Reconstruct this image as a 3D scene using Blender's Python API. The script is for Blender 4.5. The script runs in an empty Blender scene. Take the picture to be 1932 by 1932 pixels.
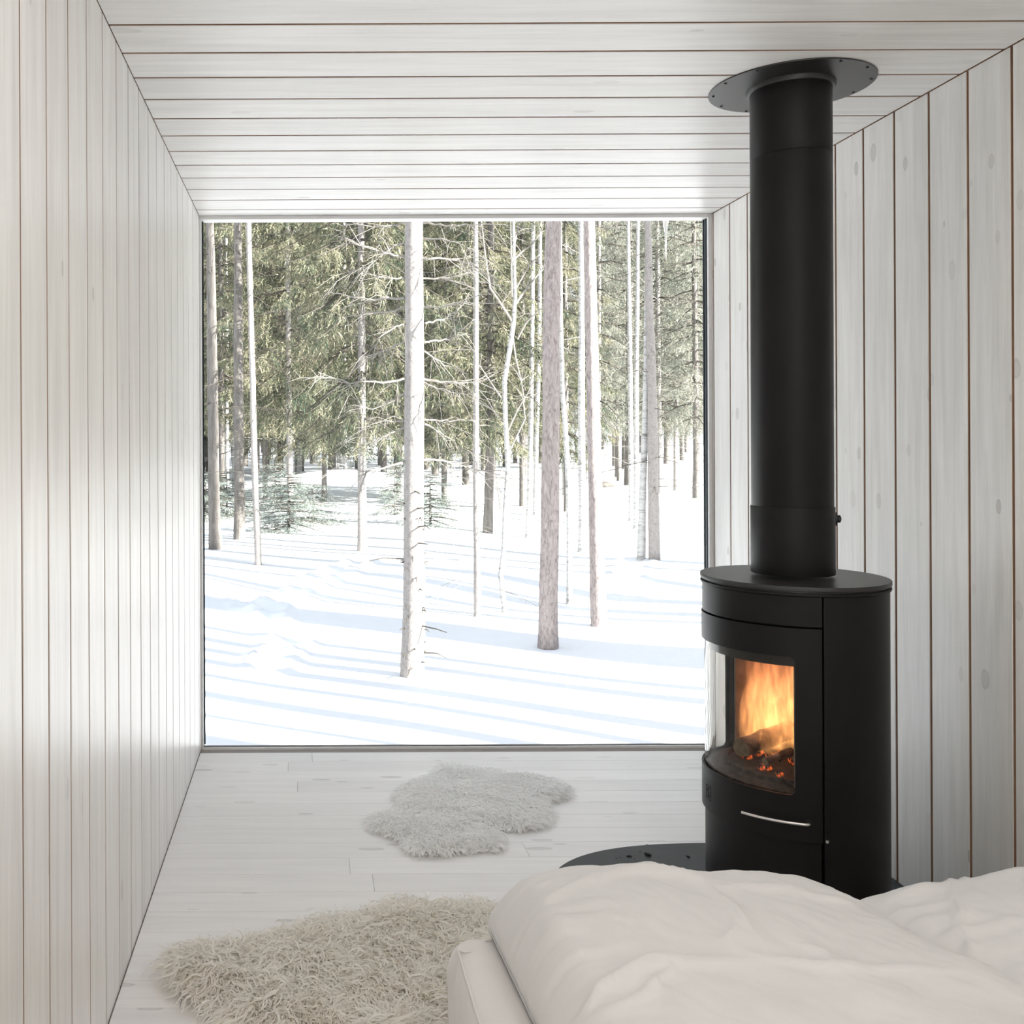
import bpy, bmesh, math, random
import numpy as np
from mathutils import Vector, Matrix, noise

SC = bpy.context.scene
COL = SC.collection
R = math.radians

# ------------------------------------------------------------------ camera, sky, sun, exposure
F = 1880.0            # focal length in pixels of a 1932 px frame
EYE = 1.26
ROLL = 0.0044
cam_d = bpy.data.cameras.new('camera')
cam = bpy.data.objects.new('camera', cam_d); COL.objects.link(cam)
cam_d.sensor_width = 36; cam_d.sensor_fit = 'HORIZONTAL'
cam_d.lens = 36 * F / 1932
cam_d.shift_x = (966 - 577) / 1932
cam_d.shift_y = -(966 - 833) / 1932
cam_d.clip_start = 0.02; cam_d.clip_end = 400
cam.matrix_world = Matrix.Translation((0, 0, EYE)) @ Matrix.Rotation(R(90), 4, 'X') @ Matrix.Rotation(-ROLL, 4, 'Z')
SC.camera = cam

world = bpy.data.worlds.new('sky'); SC.world = world; world.use_nodes = True
wn = world.node_tree; wn.nodes.clear()
wo = wn.nodes.new('ShaderNodeOutputWorld'); wb = wn.nodes.new('ShaderNodeBackground')
wt = wn.nodes.new('ShaderNodeTexCoord'); ws = wn.nodes.new('ShaderNodeSeparateXYZ'); wr = wn.nodes.new('ShaderNodeValToRGB')
wr.color_ramp.elements[0].position = 0.0; wr.color_ramp.elements[0].color = (0.95, 0.98, 1.0, 1)
wr.color_ramp.elements[1].position = 0.6; wr.color_ramp.elements[1].color = (0.80, 0.875, 1.0, 1)
wn.links.new(wt.outputs['Generated'], ws.inputs[0]); wn.links.new(ws.outputs['Z'], wr.inputs[0])
wn.links.new(wr.outputs[0], wb.inputs[0]); wb.inputs[1].default_value = 1.22
wn.links.new(wb.outputs[0], wo.inputs[0])

SUN_AZ = Vector((0.84, -0.55)).normalized()
SUN_EL = R(25)
sd = bpy.data.lights.new('sun', 'SUN'); sd.energy = 24.0; sd.angle = R(0.6); sd.color = (1.0, 0.96, 0.90)
so = bpy.data.objects.new('sun', sd); COL.objects.link(so)
so.rotation_euler = Vector((SUN_AZ.x * math.cos(SUN_EL), SUN_AZ.y * math.cos(SUN_EL), math.sin(SUN_EL))).to_track_quat('Z', 'Y').to_euler()
so.location = (30, -20, 25)

# unseen soft fill light, added overhead to lift the interior
ld = bpy.data.lights.new('interior_fill_light', 'AREA'); ld.shape = 'RECTANGLE'; ld.size = 1.7; ld.size_y = 2.6; ld.energy = 13.5; ld.color = (1.0, 0.95, 0.905)
lo = bpy.data.objects.new('interior_fill_light', ld); COL.objects.link(lo); lo.location = (0.62, 0.45, 2.17)

SC.view_settings.view_transform = 'Standard'; SC.view_settings.look = 'None'
SC.view_settings.exposure = 0.1; SC.view_settings.gamma = 1.0; SC.view_settings.use_curve_mapping = False
SC.render.engine = 'CYCLES'
SC.cycles.use_denoising = True
SC.cycles.max_bounces = 18; SC.cycles.diffuse_bounces = 14; SC.cycles.transparent_max_bounces = 24
SC.cycles.sample_clamp_indirect = 8.0

# ------------------------------------------------------------------ pixel helpers (measurements of the photograph)
def deroll(px, py):
    u, v = px - 577.0, py - 833.0
    return u - ROLL * v, v + ROLL * u
def at_depth(px, py, d):
    u, v = deroll(px, py)
    return Vector((u * d / F, d, EYE - v * d / F))
def on_z(px, py, z):
    u, v = deroll(px, py)
    return at_depth(px, py, (EYE - z) * F / v)

# ------------------------------------------------------------------ materials
def mat(name):
    m = bpy.data.materials.new(name); m.use_nodes = True
    nt = m.node_tree; nt.nodes.clear()
    out = nt.nodes.new('ShaderNodeOutputMaterial')
    return m, nt, out
def N(nt, t, **kw):
    n = nt.nodes.new(t)
    for k, v in kw.items():
        if k in n.inputs: n.inputs[k].default_value = v
        else: setattr(n, k, v)
    return n
def L(nt, a, b): nt.links.new(a, b)
def ramp(nt, fac, stops):
    r = nt.nodes.new('ShaderNodeValToRGB'); e = r.color_ramp.elements
    while len(e) < len(stops): e.new(0.5)
    for el, (p, c) in zip(e, stops):
        el.position = p; el.color = (c[0], c[1], c[2], 1) if len(c) == 3 else c
    L(nt, fac, r.inputs[0]); return r
def mapping(nt, scale, coord='Object', loc=None):
    tc = nt.nodes.new('ShaderNodeTexCoord'); mp = nt.nodes.new('ShaderNodeMapping')
    mp.inputs['Scale'].default_value = scale
    L(nt, tc.outputs[coord], mp.inputs[0])
    return mp
def simple(name, col, rough=0.5, metal=0.0, spec=0.5):
    m, nt, out = mat(name)
    b = N(nt, 'ShaderNodeBsdfPrincipled', Roughness=rough, Metallic=metal)
    b.inputs['Base Color'].default_value = (*col, 1); b.inputs['Specular IOR Level'].default_value = spec
    L(nt, b.outputs[0], out.inputs[0])
    return m
def noisy(name, c0, c1, scale=(10, 10, 10), rough=0.7, bump=0.0, detail=6, spec=0.3, bdist=0.01, metal=0.0):
    m, nt, out = mat(name)
    mp = mapping(nt, scale)
    nz = N(nt, 'ShaderNodeTexNoise', Scale=1.0, Detail=detail, Roughness=0.6)
    L(nt, mp.outputs[0], nz.inputs['Vector'])
    rp = ramp(nt, nz.outputs[0], [(0.3, c0), (0.7, c1)])
    b = N(nt, 'ShaderNodeBsdfPrincipled', Roughness=rough, Metallic=metal)
    b.inputs['Specular IOR Level'].default_value = spec
    L(nt, rp.outputs[0], b.inputs['Base Color'])
    if bump:
        bp = N(nt, 'ShaderNodeBump', Strength=bump, Distance=bdist)
        L(nt, nz.outputs[0], bp.inputs['Height']); L(nt, bp.outputs[0], b.inputs['Normal'])
    L(nt, b.outputs[0], out.inputs[0])
    return m

def wood_paint(name, order, c_light, c_dark, c_knot, knot_scale, rough, coat=0.0, knot_amt=0.62, grain=1.0):
    """whitewashed boards; order = axes as (along the board, across it, through it)"""
    m, nt, out = mat(name)
    tc = nt.nodes.new('ShaderNodeTexCoord'); sp = nt.nodes.new('ShaderNodeSeparateXYZ')
    L(nt, tc.outputs['Object'], sp.inputs[0])
    geo = nt.nodes.new('ShaderNodeNewGeometry')
    off = N(nt, 'ShaderNodeMath', operation='MULTIPLY'); off.inputs[1].default_value = 37.0
    L(nt, geo.outputs['Random Per Island'], off.inputs[0])
    al = N(nt, 'ShaderNodeMath', operation='ADD'); L(nt, sp.outputs[order[0]], al.inputs[0]); L(nt, off.outputs[0], al.inputs[1])
    cb = nt.nodes.new('ShaderNodeCombineXYZ'); L(nt, al.outputs[0], cb.inputs[0]); L(nt, sp.outputs[order[1]], cb.inputs[1]); L(nt, off.outputs[0], cb.inputs[2])
    # warp
    def mapped(scale):
        mp = nt.nodes.new('ShaderNodeMapping'); mp.inputs['Scale'].default_value = scale; L(nt, cb.outputs[0], mp.inputs[0]); return mp
    g1 = N(nt, 'ShaderNodeTexNoise', Scale=1.0, Detail=7.0, Roughness=0.62, Distortion=0.4)
    L(nt, mapped((2.2, 34, 1)).outputs[0], g1.inputs['Vector'])
    g2 = N(nt, 'ShaderNodeTexNoise', Scale=1.0, Detail=3.0, Roughness=0.5)
    L(nt, mapped((1.3, 5, 1)).outputs[0], g2.inputs['Vector'])
    g3 = N(nt, 'ShaderNodeTexNoise', Scale=1.0, Detail=4.0, Roughness=0.6)
    L(nt, mapped((5, 260, 1)).outputs[0], g3.inputs['Vector'])
    mx = N(nt, 'ShaderNodeMath', operation='MULTIPLY_ADD'); mx.inputs[1].default_value = 0.55
    L(nt, g1.outputs[0], mx.inputs[0])
    m2 = N(nt, 'ShaderNodeMath', operation='MULTIPLY'); m2.inputs[1].default_value = 0.25; L(nt, g2.outputs[0], m2.inputs[0])
    m3 = N(nt, 'ShaderNodeMath', operation='MULTIPLY_ADD'); m3.inputs[1].default_value = 0.22; L(nt, g3.outputs[0], m3.inputs[0]); L(nt, m2.outputs[0], m3.inputs[2])
    L(nt, m3.outputs[0], mx.inputs[2])
    rp = ramp(nt, mx.outputs[0], [(0.36, c_dark), (0.36 + 0.26 / grain, c_light)])
    # board tint
    hsv = N(nt, 'ShaderNodeHueSaturation')
    tv = N(nt, 'ShaderNodeMapRange'); tv.inputs['To Min'].default_value = 0.955; tv.inputs['To Max'].default_value = 1.03
    L(nt, geo.outputs['Random Per Island'], tv.inputs[0]); L(nt, tv.outputs[0], hsv.inputs['Value']); L(nt, rp.outputs[0], hsv.inputs['Color'])
    # knots: sparse voronoi cells, elongated along the grain
    vo = N(nt, 'ShaderNodeTexVoronoi', Scale=1.0, Randomness=1.0); vo.voronoi_dimensions = '2D'
    L(nt, mapped((knot_scale[0], knot_scale[1], 1)).outputs[0], vo.inputs['Vector'])
    vc = N(nt, 'ShaderNodeSeparateColor'); L(nt, vo.outputs['Color'], vc.inputs[0])
    keep = N(nt, 'ShaderNodeMath', operation='GREATER_THAN'); keep.inputs[1].default_value = knot_amt; L(nt, vc.outputs[0], keep.inputs[0])
    size = N(nt, 'ShaderNodeMapRange'); size.inputs['To Min'].default_value = 0.035; size.inputs['To Max'].default_value = 0.15; L(nt, vc.outputs[1], size.inputs[0])
    wob = N(nt, 'ShaderNodeMath', operation='MULTIPLY_ADD'); wob.inputs[1].default_value = 0.10; L(nt, g1.outputs[0], wob.inputs[0]); L(nt, vo.outputs['Distance'], wob.inputs[2])
    wob2 = N(nt, 'ShaderNodeMath', operation='SUBTRACT'); wob2.inputs[1].default_value = 0.05; L(nt, wob.outputs[0], wob2.inputs[0])
    rel = N(nt, 'ShaderNodeMath', operation='DIVIDE'); L(nt, wob2.outputs[0], rel.inputs[0]); L(nt, size.outputs[0], rel.inputs[1])
    ring = ramp(nt, rel.outputs[0], [(0.0, (0.6,) * 3), (0.55, (0.5,) * 3), (0.8, (0.75,) * 3), (0.92, (0.25,) * 3), (1.0, (0, 0, 0))])
    kf = N(nt, 'ShaderNodeMath', operation='MULTIPLY'); L(nt, ring.outputs[0], kf.inputs[0]); L(nt, keep.outputs[0], kf.inputs[1])
    kq = N(nt, 'ShaderNodeMapRange'); kq.inputs['To Min'].default_value = 0.12; kq.inputs['To Max'].default_value = 0.85; L(nt, vc.outputs[2], kq.inputs[0])
    kd = N(nt, 'ShaderNodeMath', operation='MULTIPLY'); L(nt, kf.outputs[0], kd.inputs[0]); L(nt, kq.outputs[0], kd.inputs[1])
    mix = N(nt, 'ShaderNodeMix', data_type='RGBA'); L(nt, kd.outputs[0], mix.inputs['Factor'])
    L(nt, hsv.outputs[0], mix.inputs['A']); mix.inputs['B'].default_value = (*c_knot, 1)
    b = N(nt, 'ShaderNodeBsdfPrincipled', Roughness=rough)
    b.inputs['Specular IOR Level'].default_value = 0.45
    if coat: b.inputs['Coat Weight'].default_value = coat; b.inputs['Coat Roughness'].default_value = 0.28
    L(nt, mix.outputs['Result'], b.inputs['Base Color'])
    bp = N(nt, 'ShaderNodeBump', Strength=0.25, Distance=0.0015)
    L(nt, mx.outputs[0], bp.inputs['Height']); L(nt, bp.outputs[0], b.inputs['Normal'])
    L(nt, b.outputs[0], out.inputs[0])
    return m

WHITE, GREYW, KNOT = (0.86, 0.85, 0.83), (0.69, 0.675, 0.65), (0.33, 0.30, 0.27)
M = {}
M['wall_left'] = wood_paint('whitewashed_pine_left', (2, 1, 0), WHITE, GREYW, KNOT, (4.2, 8), 0.36, 0.16, 0.85)
M['wall_right'] = wood_paint('whitewashed_pine_right', (2, 1, 0), WHITE, GREYW, KNOT, (5.0, 8.5), 0.42, 0.15, 0.5)
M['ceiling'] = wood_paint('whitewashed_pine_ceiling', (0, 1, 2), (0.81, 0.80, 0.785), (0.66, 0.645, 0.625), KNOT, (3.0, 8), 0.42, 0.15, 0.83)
M['floor'] = wood_paint('whitewashed_floor', (0, 1, 2), (0.91, 0.90, 0.90), (0.83, 0.82, 0.82), (0.45, 0.43, 0.42), (3.0, 12), 0.36, 0.2, 0.55)
M['groove'] = noisy('bare_pine_groove', (0.27, 0.16, 0.105), (0.42, 0.265, 0.18), (3, 3, 3), 0.8)
M['gap'] = simple('floor_gap', (0.30, 0.27, 0.25), 0.9)
M['trim_white'] = noisy('white_trim', (0.80, 0.79, 0.78), (0.86, 0.855, 0.85), (4, 4, 30), 0.45)
M['frame_metal'] = simple('dark_window_metal', (0.055, 0.075, 0.085), 0.38, 0.0, 0.5)
M['gasket'] = simple('black_gasket', (0.012, 0.014, 0.02), 0.6)
M['steel_black'] = noisy('matt_black_stove_steel', (0.0075, 0.0068, 0.0066), (0.0095, 0.0088, 0.0086), (400, 400, 400), 0.42, 0.05, 2, 0.24, 0.0005)
M['steel_black_top'] = noisy('matt_black_top_plate', (0.016, 0.015, 0.0145), (0.021, 0.0195, 0.019), (60, 60, 60), 0.36, 0.03, 3, 0.6, 0.0005)
M['dark_gap'] = simple('black_gap', (0.004, 0.004, 0.004), 0.8)
M['chrome'] = simple('brushed_steel', (0.75, 0.72, 0.69), 0.25, 1.0)
M['screw'] = simple('black_screw', (0.008, 0.008, 0.008), 0.3)
M['vermiculite'] = noisy('firebox_lining', (0.10, 0.075, 0.06), (0.20, 0.15, 0.12), (30, 30, 30), 0.9, 0.3)
M['ash'] = noisy('ash_bed', (0.018, 0.014, 0.012), (0.09, 0.07, 0.06), (60, 60, 60), 0.95, 0.8)
M['hearth'] = noisy('dark_steel_hearth', (0.030, 0.032, 0.036), (0.042, 0.045, 0.050), (8, 8, 8), 0.45)
M['char'] = noisy('charcoal', (0.005, 0.005, 0.005), (0.02, 0.018, 0.016), (80, 80, 80), 0.85)

def glass_mat(name, tint, ior):
    m, nt, out = mat(name)
    fr = N(nt, 'ShaderNodeFresnel', IOR=ior); ge = nt.nodes.new('ShaderNodeNewGeometry')
    mr = N(nt, 'ShaderNodeMapRange'); mr.inputs['To Min'].default_value = ior; mr.inputs['To Max'].default_value = 1 / ior
    L(nt, ge.outputs['Backfacing'], mr.inputs[0]); L(nt, mr.outputs[0], fr.inputs[0])
    tr = nt.nodes.new('ShaderNodeBsdfTransparent'); tr.inputs[0].default_value = (*tint, 1)
    gl = N(nt, 'ShaderNodeBsdfGlossy', Roughness=0.02)
    mx = nt.nodes.new('ShaderNodeMixShader')
    L(nt, fr.outputs[0], mx.inputs[0]); L(nt, tr.outputs[0], mx.inputs[1]); L(nt, gl.outputs[0], mx.inputs[2])
    L(nt, mx.outputs[0], out.inputs[0])
    return m
M['glass'] = glass_mat('window_glass', (0.985, 0.995, 0.99), 1.25)
M['stove_glass'] = glass_mat('stove_glass', (0.96, 0.95, 0.93), 1.35)

def fabric(name, c0, c1, weave=900):
    m, nt, out = mat(name)
    mp = mapping(nt, (1, 1, 1))
    nz = N(nt, 'ShaderNodeTexNoise', Scale=4.0, Detail=4.0)
    L(nt, mp.outputs[0], nz.inputs['Vector'])
    rp = ramp(nt, nz.outputs[0], [(0.3, c0), (0.7, c1)])
    wv = N(nt, 'ShaderNodeTexNoise', Scale=float(weave), Detail=2.0)
    L(nt, mp.outputs[0], wv.inputs['Vector'])
    b = N(nt, 'ShaderNodeBsdfPrincipled', Roughness=0.9)
    b.inputs['Specular IOR Level'].default_value = 0.15
    b.inputs['Sheen Weight'].default_value = 0.15
    bp = N(nt, 'ShaderNodeBump', Strength=0.12, Distance=0.0006)
    L(nt, wv.outputs[0], bp.inputs['Height']); L(nt, bp.outputs[0], b.inputs['Normal'])
    L(nt, rp.outputs[0], b.inputs['Base Color']); L(nt, b.outputs[0], out.inputs[0])
    return m
M['duvet'] = fabric('white_cotton_duvet', (0.765, 0.755, 0.75), (0.795, 0.785, 0.78))
M['sheet'] = fabric('off_white_sheet', (0.78, 0.755, 0.74), (0.81, 0.785, 0.77))

def wool(name, stops, scale):
    m, nt, out = mat(name)
    geo = nt.nodes.new('ShaderNodeNewGeometry')
    mp = mapping(nt, (scale, scale, scale))
    nz = N(nt, 'ShaderNodeTexNoise', Scale=1.0, Detail=3.0); L(nt, mp.outputs[0], nz.inputs['Vector'])
    ad = N(nt, 'ShaderNodeMath', operation='MULTIPLY_ADD'); ad.inputs[1].default_value = 0.4
    L(nt, geo.outputs['Random Per Island'], ad.inputs[0])
    sb = N(nt, 'ShaderNodeMath', operation='MULTIPLY'); sb.inputs[1].default_value = 0.6; L(nt, nz.outputs[0], sb.inputs[0])
    L(nt, sb.outputs[0], ad.inputs[2])
    rp = ramp(nt, ad.outputs[0], stops)
    d = N(nt, 'ShaderNodeBsdfDiffuse'); t = N(nt, 'ShaderNodeBsdfTranslucent'); mx = N(nt, 'ShaderNodeMixShader', Fac=0.4)
    L(nt, rp.outputs[0], d.inputs[0]); L(nt, rp.outputs[0], t.inputs[0])
    L(nt, d.outputs[0], mx.inputs[1]); L(nt, t.outputs[0], mx.inputs[2]); L(nt, mx.outputs[0], out.inputs[0])
    return m
M['wool_beige'] = wool('curly_beige_wool', [(0.2, (0.90, 0.87, 0.81)), (0.8, (0.98, 0.97, 0.945))], 9)
M['wool_white'] = wool('white_wool', [(0.2, (0.955, 0.95, 0.94)), (0.8, (0.985, 0.985, 0.98))], 7)

def snow_mat():
    m, nt, out = mat('snow')
    mp = mapping(nt, (1, 1, 1))
    n1 = N(nt, 'ShaderNodeTexNoise', Scale=5.0, Detail=8.0, Roughness=0.55); L(nt, mp.outputs[0], n1.inputs['Vector'])
    b = N(nt, 'ShaderNodeBsdfPrincipled', Roughness=0.65); b.inputs['Specular IOR Level'].default_value = 0.2
    b.inputs['Base Color'].default_value = (0.90, 0.92, 0.95, 1)
    bp = N(nt, 'ShaderNodeBump', Strength=0.3, Distance=0.04)
    L(nt, n1.outputs[0], bp.inputs['Height']); L(nt, bp.outputs[0], b.inputs['Normal'])
    L(nt, b.outputs[0], out.inputs[0])
    return m
M['snow'] = snow_mat()

def bark(name, c0, c1, c2, vs=(14, 14, 4), bump=0.6):
    m, nt, out = mat(name)
    mp = mapping(nt, vs)
    vo = N(nt, 'ShaderNodeTexNoise', Scale=1.0, Detail=8.0, Roughness=0.65, Distortion=0.8)
    L(nt, mp.outputs[0], vo.inputs['Vector'])
    rp = ramp(nt, vo.outputs[0], [(0.28, c0), (0.5, c1), (0.72, c2)])
    b = N(nt, 'ShaderNodeBsdfPrincipled', Roughness=0.9); b.inputs['Specular IOR Level'].default_value = 0.15
    bp = N(nt, 'ShaderNodeBump', Strength=bump, Distance=0.02)
    L(nt, vo.outputs[0], bp.inputs['Height']); L(nt, bp.outputs[0], b.inputs['Normal'])
    L(nt, rp.outputs[0], b.inputs['Base Color']); L(nt, b.outputs[0], out.inputs[0])
    return m
M['bark_spruce'] = bark('spruce_bark', (0.20, 0.18, 0.17), (0.30, 0.28, 0.27), (0.36, 0.345, 0.335), (34, 34, 26), 0.4)
M['bark_pine'] = bark('pine_bark', (0.16, 0.135, 0.13), (0.36, 0.315, 0.305), (0.48, 0.42, 0.41), (40, 40, 14), 1.0)
M['bark_dark'] = bark('dark_bark', (0.085, 0.078, 0.072), (0.16, 0.148, 0.138), (0.225, 0.208, 0.198), (24, 24, 4), 0.8)
M['bark_birch'] = bark('birch_bark', (0.16, 0.155, 0.15), (0.44, 0.435, 0.43), (0.56, 0.555, 0.55), (5, 5, 24), 0.2)
M['twig'] = bark('dead_twig', (0.16, 0.145, 0.13), (0.24, 0.225, 0.205), (0.30, 0.28, 0.26), (30, 30, 30), 0.1)
M['twig_dark'] = bark('dark_twig', (0.05, 0.045, 0.038), (0.085, 0.075, 0.065), (0.12, 0.11, 0.10), (30, 30, 30), 0.1)

def needles(name, stops):
    m, nt, out = mat(name)
    geo = nt.nodes.new('ShaderNodeNewGeometry')
    mp = mapping(nt, (1.5, 1.5, 1.1))
    nz = N(nt, 'ShaderNodeTexNoise', Scale=1.0, Detail=4.0, Roughness=0.6); L(nt, mp.outputs[0], nz.inputs['Vector'])
    ad = N(nt, 'ShaderNodeMath', operation='MULTIPLY_ADD'); ad.inputs[1].default_value = 0.38
    L(nt, geo.outputs['Random Per Island'], ad.inputs[0])
    sb = N(nt, 'ShaderNodeMapRange'); sb.inputs['From Min'].default_value = 0.3; sb.inputs['From Max'].default_value = 0.7; sb.inputs['To Max'].default_value = 0.62; L(nt, nz.outputs[0], sb.inputs[0])
    L(nt, sb.outputs[0], ad.inputs[2])
    rp = ramp(nt, ad.outputs[0], stops)
    d = N(nt, 'ShaderNodeBsdfDiffuse'); t = N(nt, 'ShaderNodeBsdfTranslucent'); mx = N(nt, 'ShaderNodeMixShader', Fac=0.35)
    L(nt, rp.outputs[0], d.inputs[0]); L(nt, rp.outputs[0], t.inputs[0])
    L(nt, d.outputs[0], mx.inputs[1]); L(nt, t.outputs[0], mx.inputs[2]); L(nt, mx.outputs[0], out.inputs[0])
    return m
M['needles'] = needles('spruce_needles', [(0.25, (0.065, 0.092, 0.065)), (0.48, (0.16, 0.165, 0.11)), (0.72, (0.33, 0.31, 0.225))])
M['needles_pale'] = needles('hazed_needles', [(0.25, (0.16, 0.19, 0.16)), (0.5, (0.26, 0.265, 0.22)), (0.75, (0.38, 0.37, 0.32))])  # lightened needle colour stands in for haze over the far trees
M['needles_young'] = needles('young_spruce_needles', [(0.25, (0.22, 0.27, 0.25)), (0.5, (0.34, 0.385, 0.35)), (0.75, (0.50, 0.51, 0.47))])

def ice_mat():
    m, nt, out = mat('ice')
    b = N(nt, 'ShaderNodeBsdfPrincipled', Roughness=0.1); b.inputs['Base Color'].default_value = (0.93, 0.96, 0.98, 1)
    b.inputs['Subsurface Weight'].default_value = 0.4; b.inputs['Subsurface Radius'].default_value = (0.02, 0.02, 0.02)
    L(nt, b.outputs[0], out.inputs[0]); return m
M['ice'] = ice_mat()

def log_mat():
    m, nt, out = mat('burning_log')
    mp = mapping(nt, (24, 24, 24))
    nz = N(nt, 'ShaderNodeTexNoise', Scale=1.0, Detail=6.0, Distortion=0.7); L(nt, mp.outputs[0], nz.inputs['Vector'])
    rp = ramp(nt, nz.outputs[0], [(0.35, (0.015, 0.01, 0.008)), (0.55, (0.12, 0.075, 0.055)), (0.72, (0.34, 0.26, 0.21))])
    b = N(nt, 'ShaderNodeBsdfPrincipled', Roughness=0.9); L(nt, rp.outputs[0], b.inputs['Base Color'])
    n2 = N(nt, 'ShaderNodeTexNoise', Scale=0.45, Detail=3.0); L(nt, mp.outputs[0], n2.inputs['Vector'])
    er = ramp(nt, n2.outputs[0], [(0.62, (0, 0, 0)), (0.72, (1, 1, 1))])
    b.inputs['Emission Color'].default_value = (1.0, 0.17, 0.03, 1)
    em = N(nt, 'ShaderNodeMath', operation='MULTIPLY'); em.inputs[1].default_value = 0.9
    L(nt, er.outputs[0], em.inputs[0]); L(nt, em.outputs[0], b.inputs['Emission Strength'])
    bp = N(nt, 'ShaderNodeBump', Strength=1.0, Distance=0.006); L(nt, nz.outputs[0], bp.inputs['Height']); L(nt, bp.outputs[0], b.inputs['Normal'])
    L(nt, b.outputs[0], out.inputs[0]); return m
M['log'] = log_mat()
M['log_end'] = noisy('cut_log_end', (0.10, 0.07, 0.045), (0.24, 0.18, 0.12), (60, 60, 60), 0.9)
def ember_mat():
    m, nt, out = mat('glowing_ember')
    mp = mapping(nt, (70, 70, 70))
    nz = N(nt, 'ShaderNodeTexNoise', Scale=1.0, Detail=3.0); L(nt, mp.outputs[0], nz.inputs['Vector'])
    er = ramp(nt, nz.outputs[0], [(0.5, (0, 0, 0)), (0.68, (1, 1, 1))])
    b = N(nt, 'ShaderNodeBsdfPrincipled', Roughness=0.9); b.inputs['Base Color'].default_value = (0.03, 0.02, 0.018, 1)
    b.inputs['Emission Color'].default_value = (1.0, 0.16, 0.03, 1)
    em = N(nt, 'ShaderNodeMath', operation='MULTIPLY'); em.inputs[1].default_value = 1.0
    L(nt, er.outputs[0], em.inputs[0]); L(nt, em.outputs[0], b.inputs['Emission Strength'])
    L(nt, b.outputs[0], out.inputs[0]); return m
M['ember'] = ember_mat()

def flame_mat():
    m, nt, out = mat('flame')
    tc = nt.nodes.new('ShaderNodeTexCoord'); sp = nt.nodes.new('ShaderNodeSeparateXYZ'); L(nt, tc.outputs['Object'], sp.inputs[0])
    mp = nt.nodes.new('ShaderNodeMapping'); mp.inputs['Scale'].default_value = (34, 34, 8); mp.inputs['Rotation'].default_value = (0.3, 0.35, 0)
    L(nt, tc.outputs['Object'], mp.inputs[0])
    nz = N(nt, 'ShaderNodeTexNoise', Scale=1.0, Detail=2.5, Roughness=0.5, Distortion=1.4); L(nt, mp.outputs[0], nz.inputs['Vector'])
    st = ramp(nt, nz.outputs[0], [(0.36, (0.07,) * 3), (0.5, (0.33,) * 3), (0.66, (1, 1, 1))])
    hz = N(nt, 'ShaderNodeMapRange'); hz.inputs['From Min'].default_value = 0.0; hz.inputs['From Max'].default_value = 0.30
    L(nt, sp.outputs['Z'], hz.inputs[0])
    col = ramp(nt, hz.outputs[0], [(0.0, (1.0, 0.44, 0.14)), (0.45, (1.0, 0.40, 0.14)), (1.0, (1.0, 0.27, 0.11))])
    hs = ramp(nt, hz.outputs[0], [(0.0, (1, 1, 1)), (0.5, (0.8,) * 3), (1.0, (0.62,) * 3)])
    mu = N(nt, 'ShaderNodeMath', operation='MULTIPLY'); L(nt, st.outputs[0], mu.inputs[0]); L(nt, hs.outputs[0], mu.inputs[1])
    m3 = N(nt, 'ShaderNodeMath', operation='MULTIPLY'); m3.inputs[1].default_value = 14.0; L(nt, mu.outputs[0], m3.inputs[0])
    em = nt.nodes.new('ShaderNodeEmission'); L(nt, col.outputs[0], em.inputs[0]); L(nt, m3.outputs[0], em.inputs[1])
    L(nt, em.outputs[0], out.inputs['Volume'])
    return m
M['flame'] = flame_mat()

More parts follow.
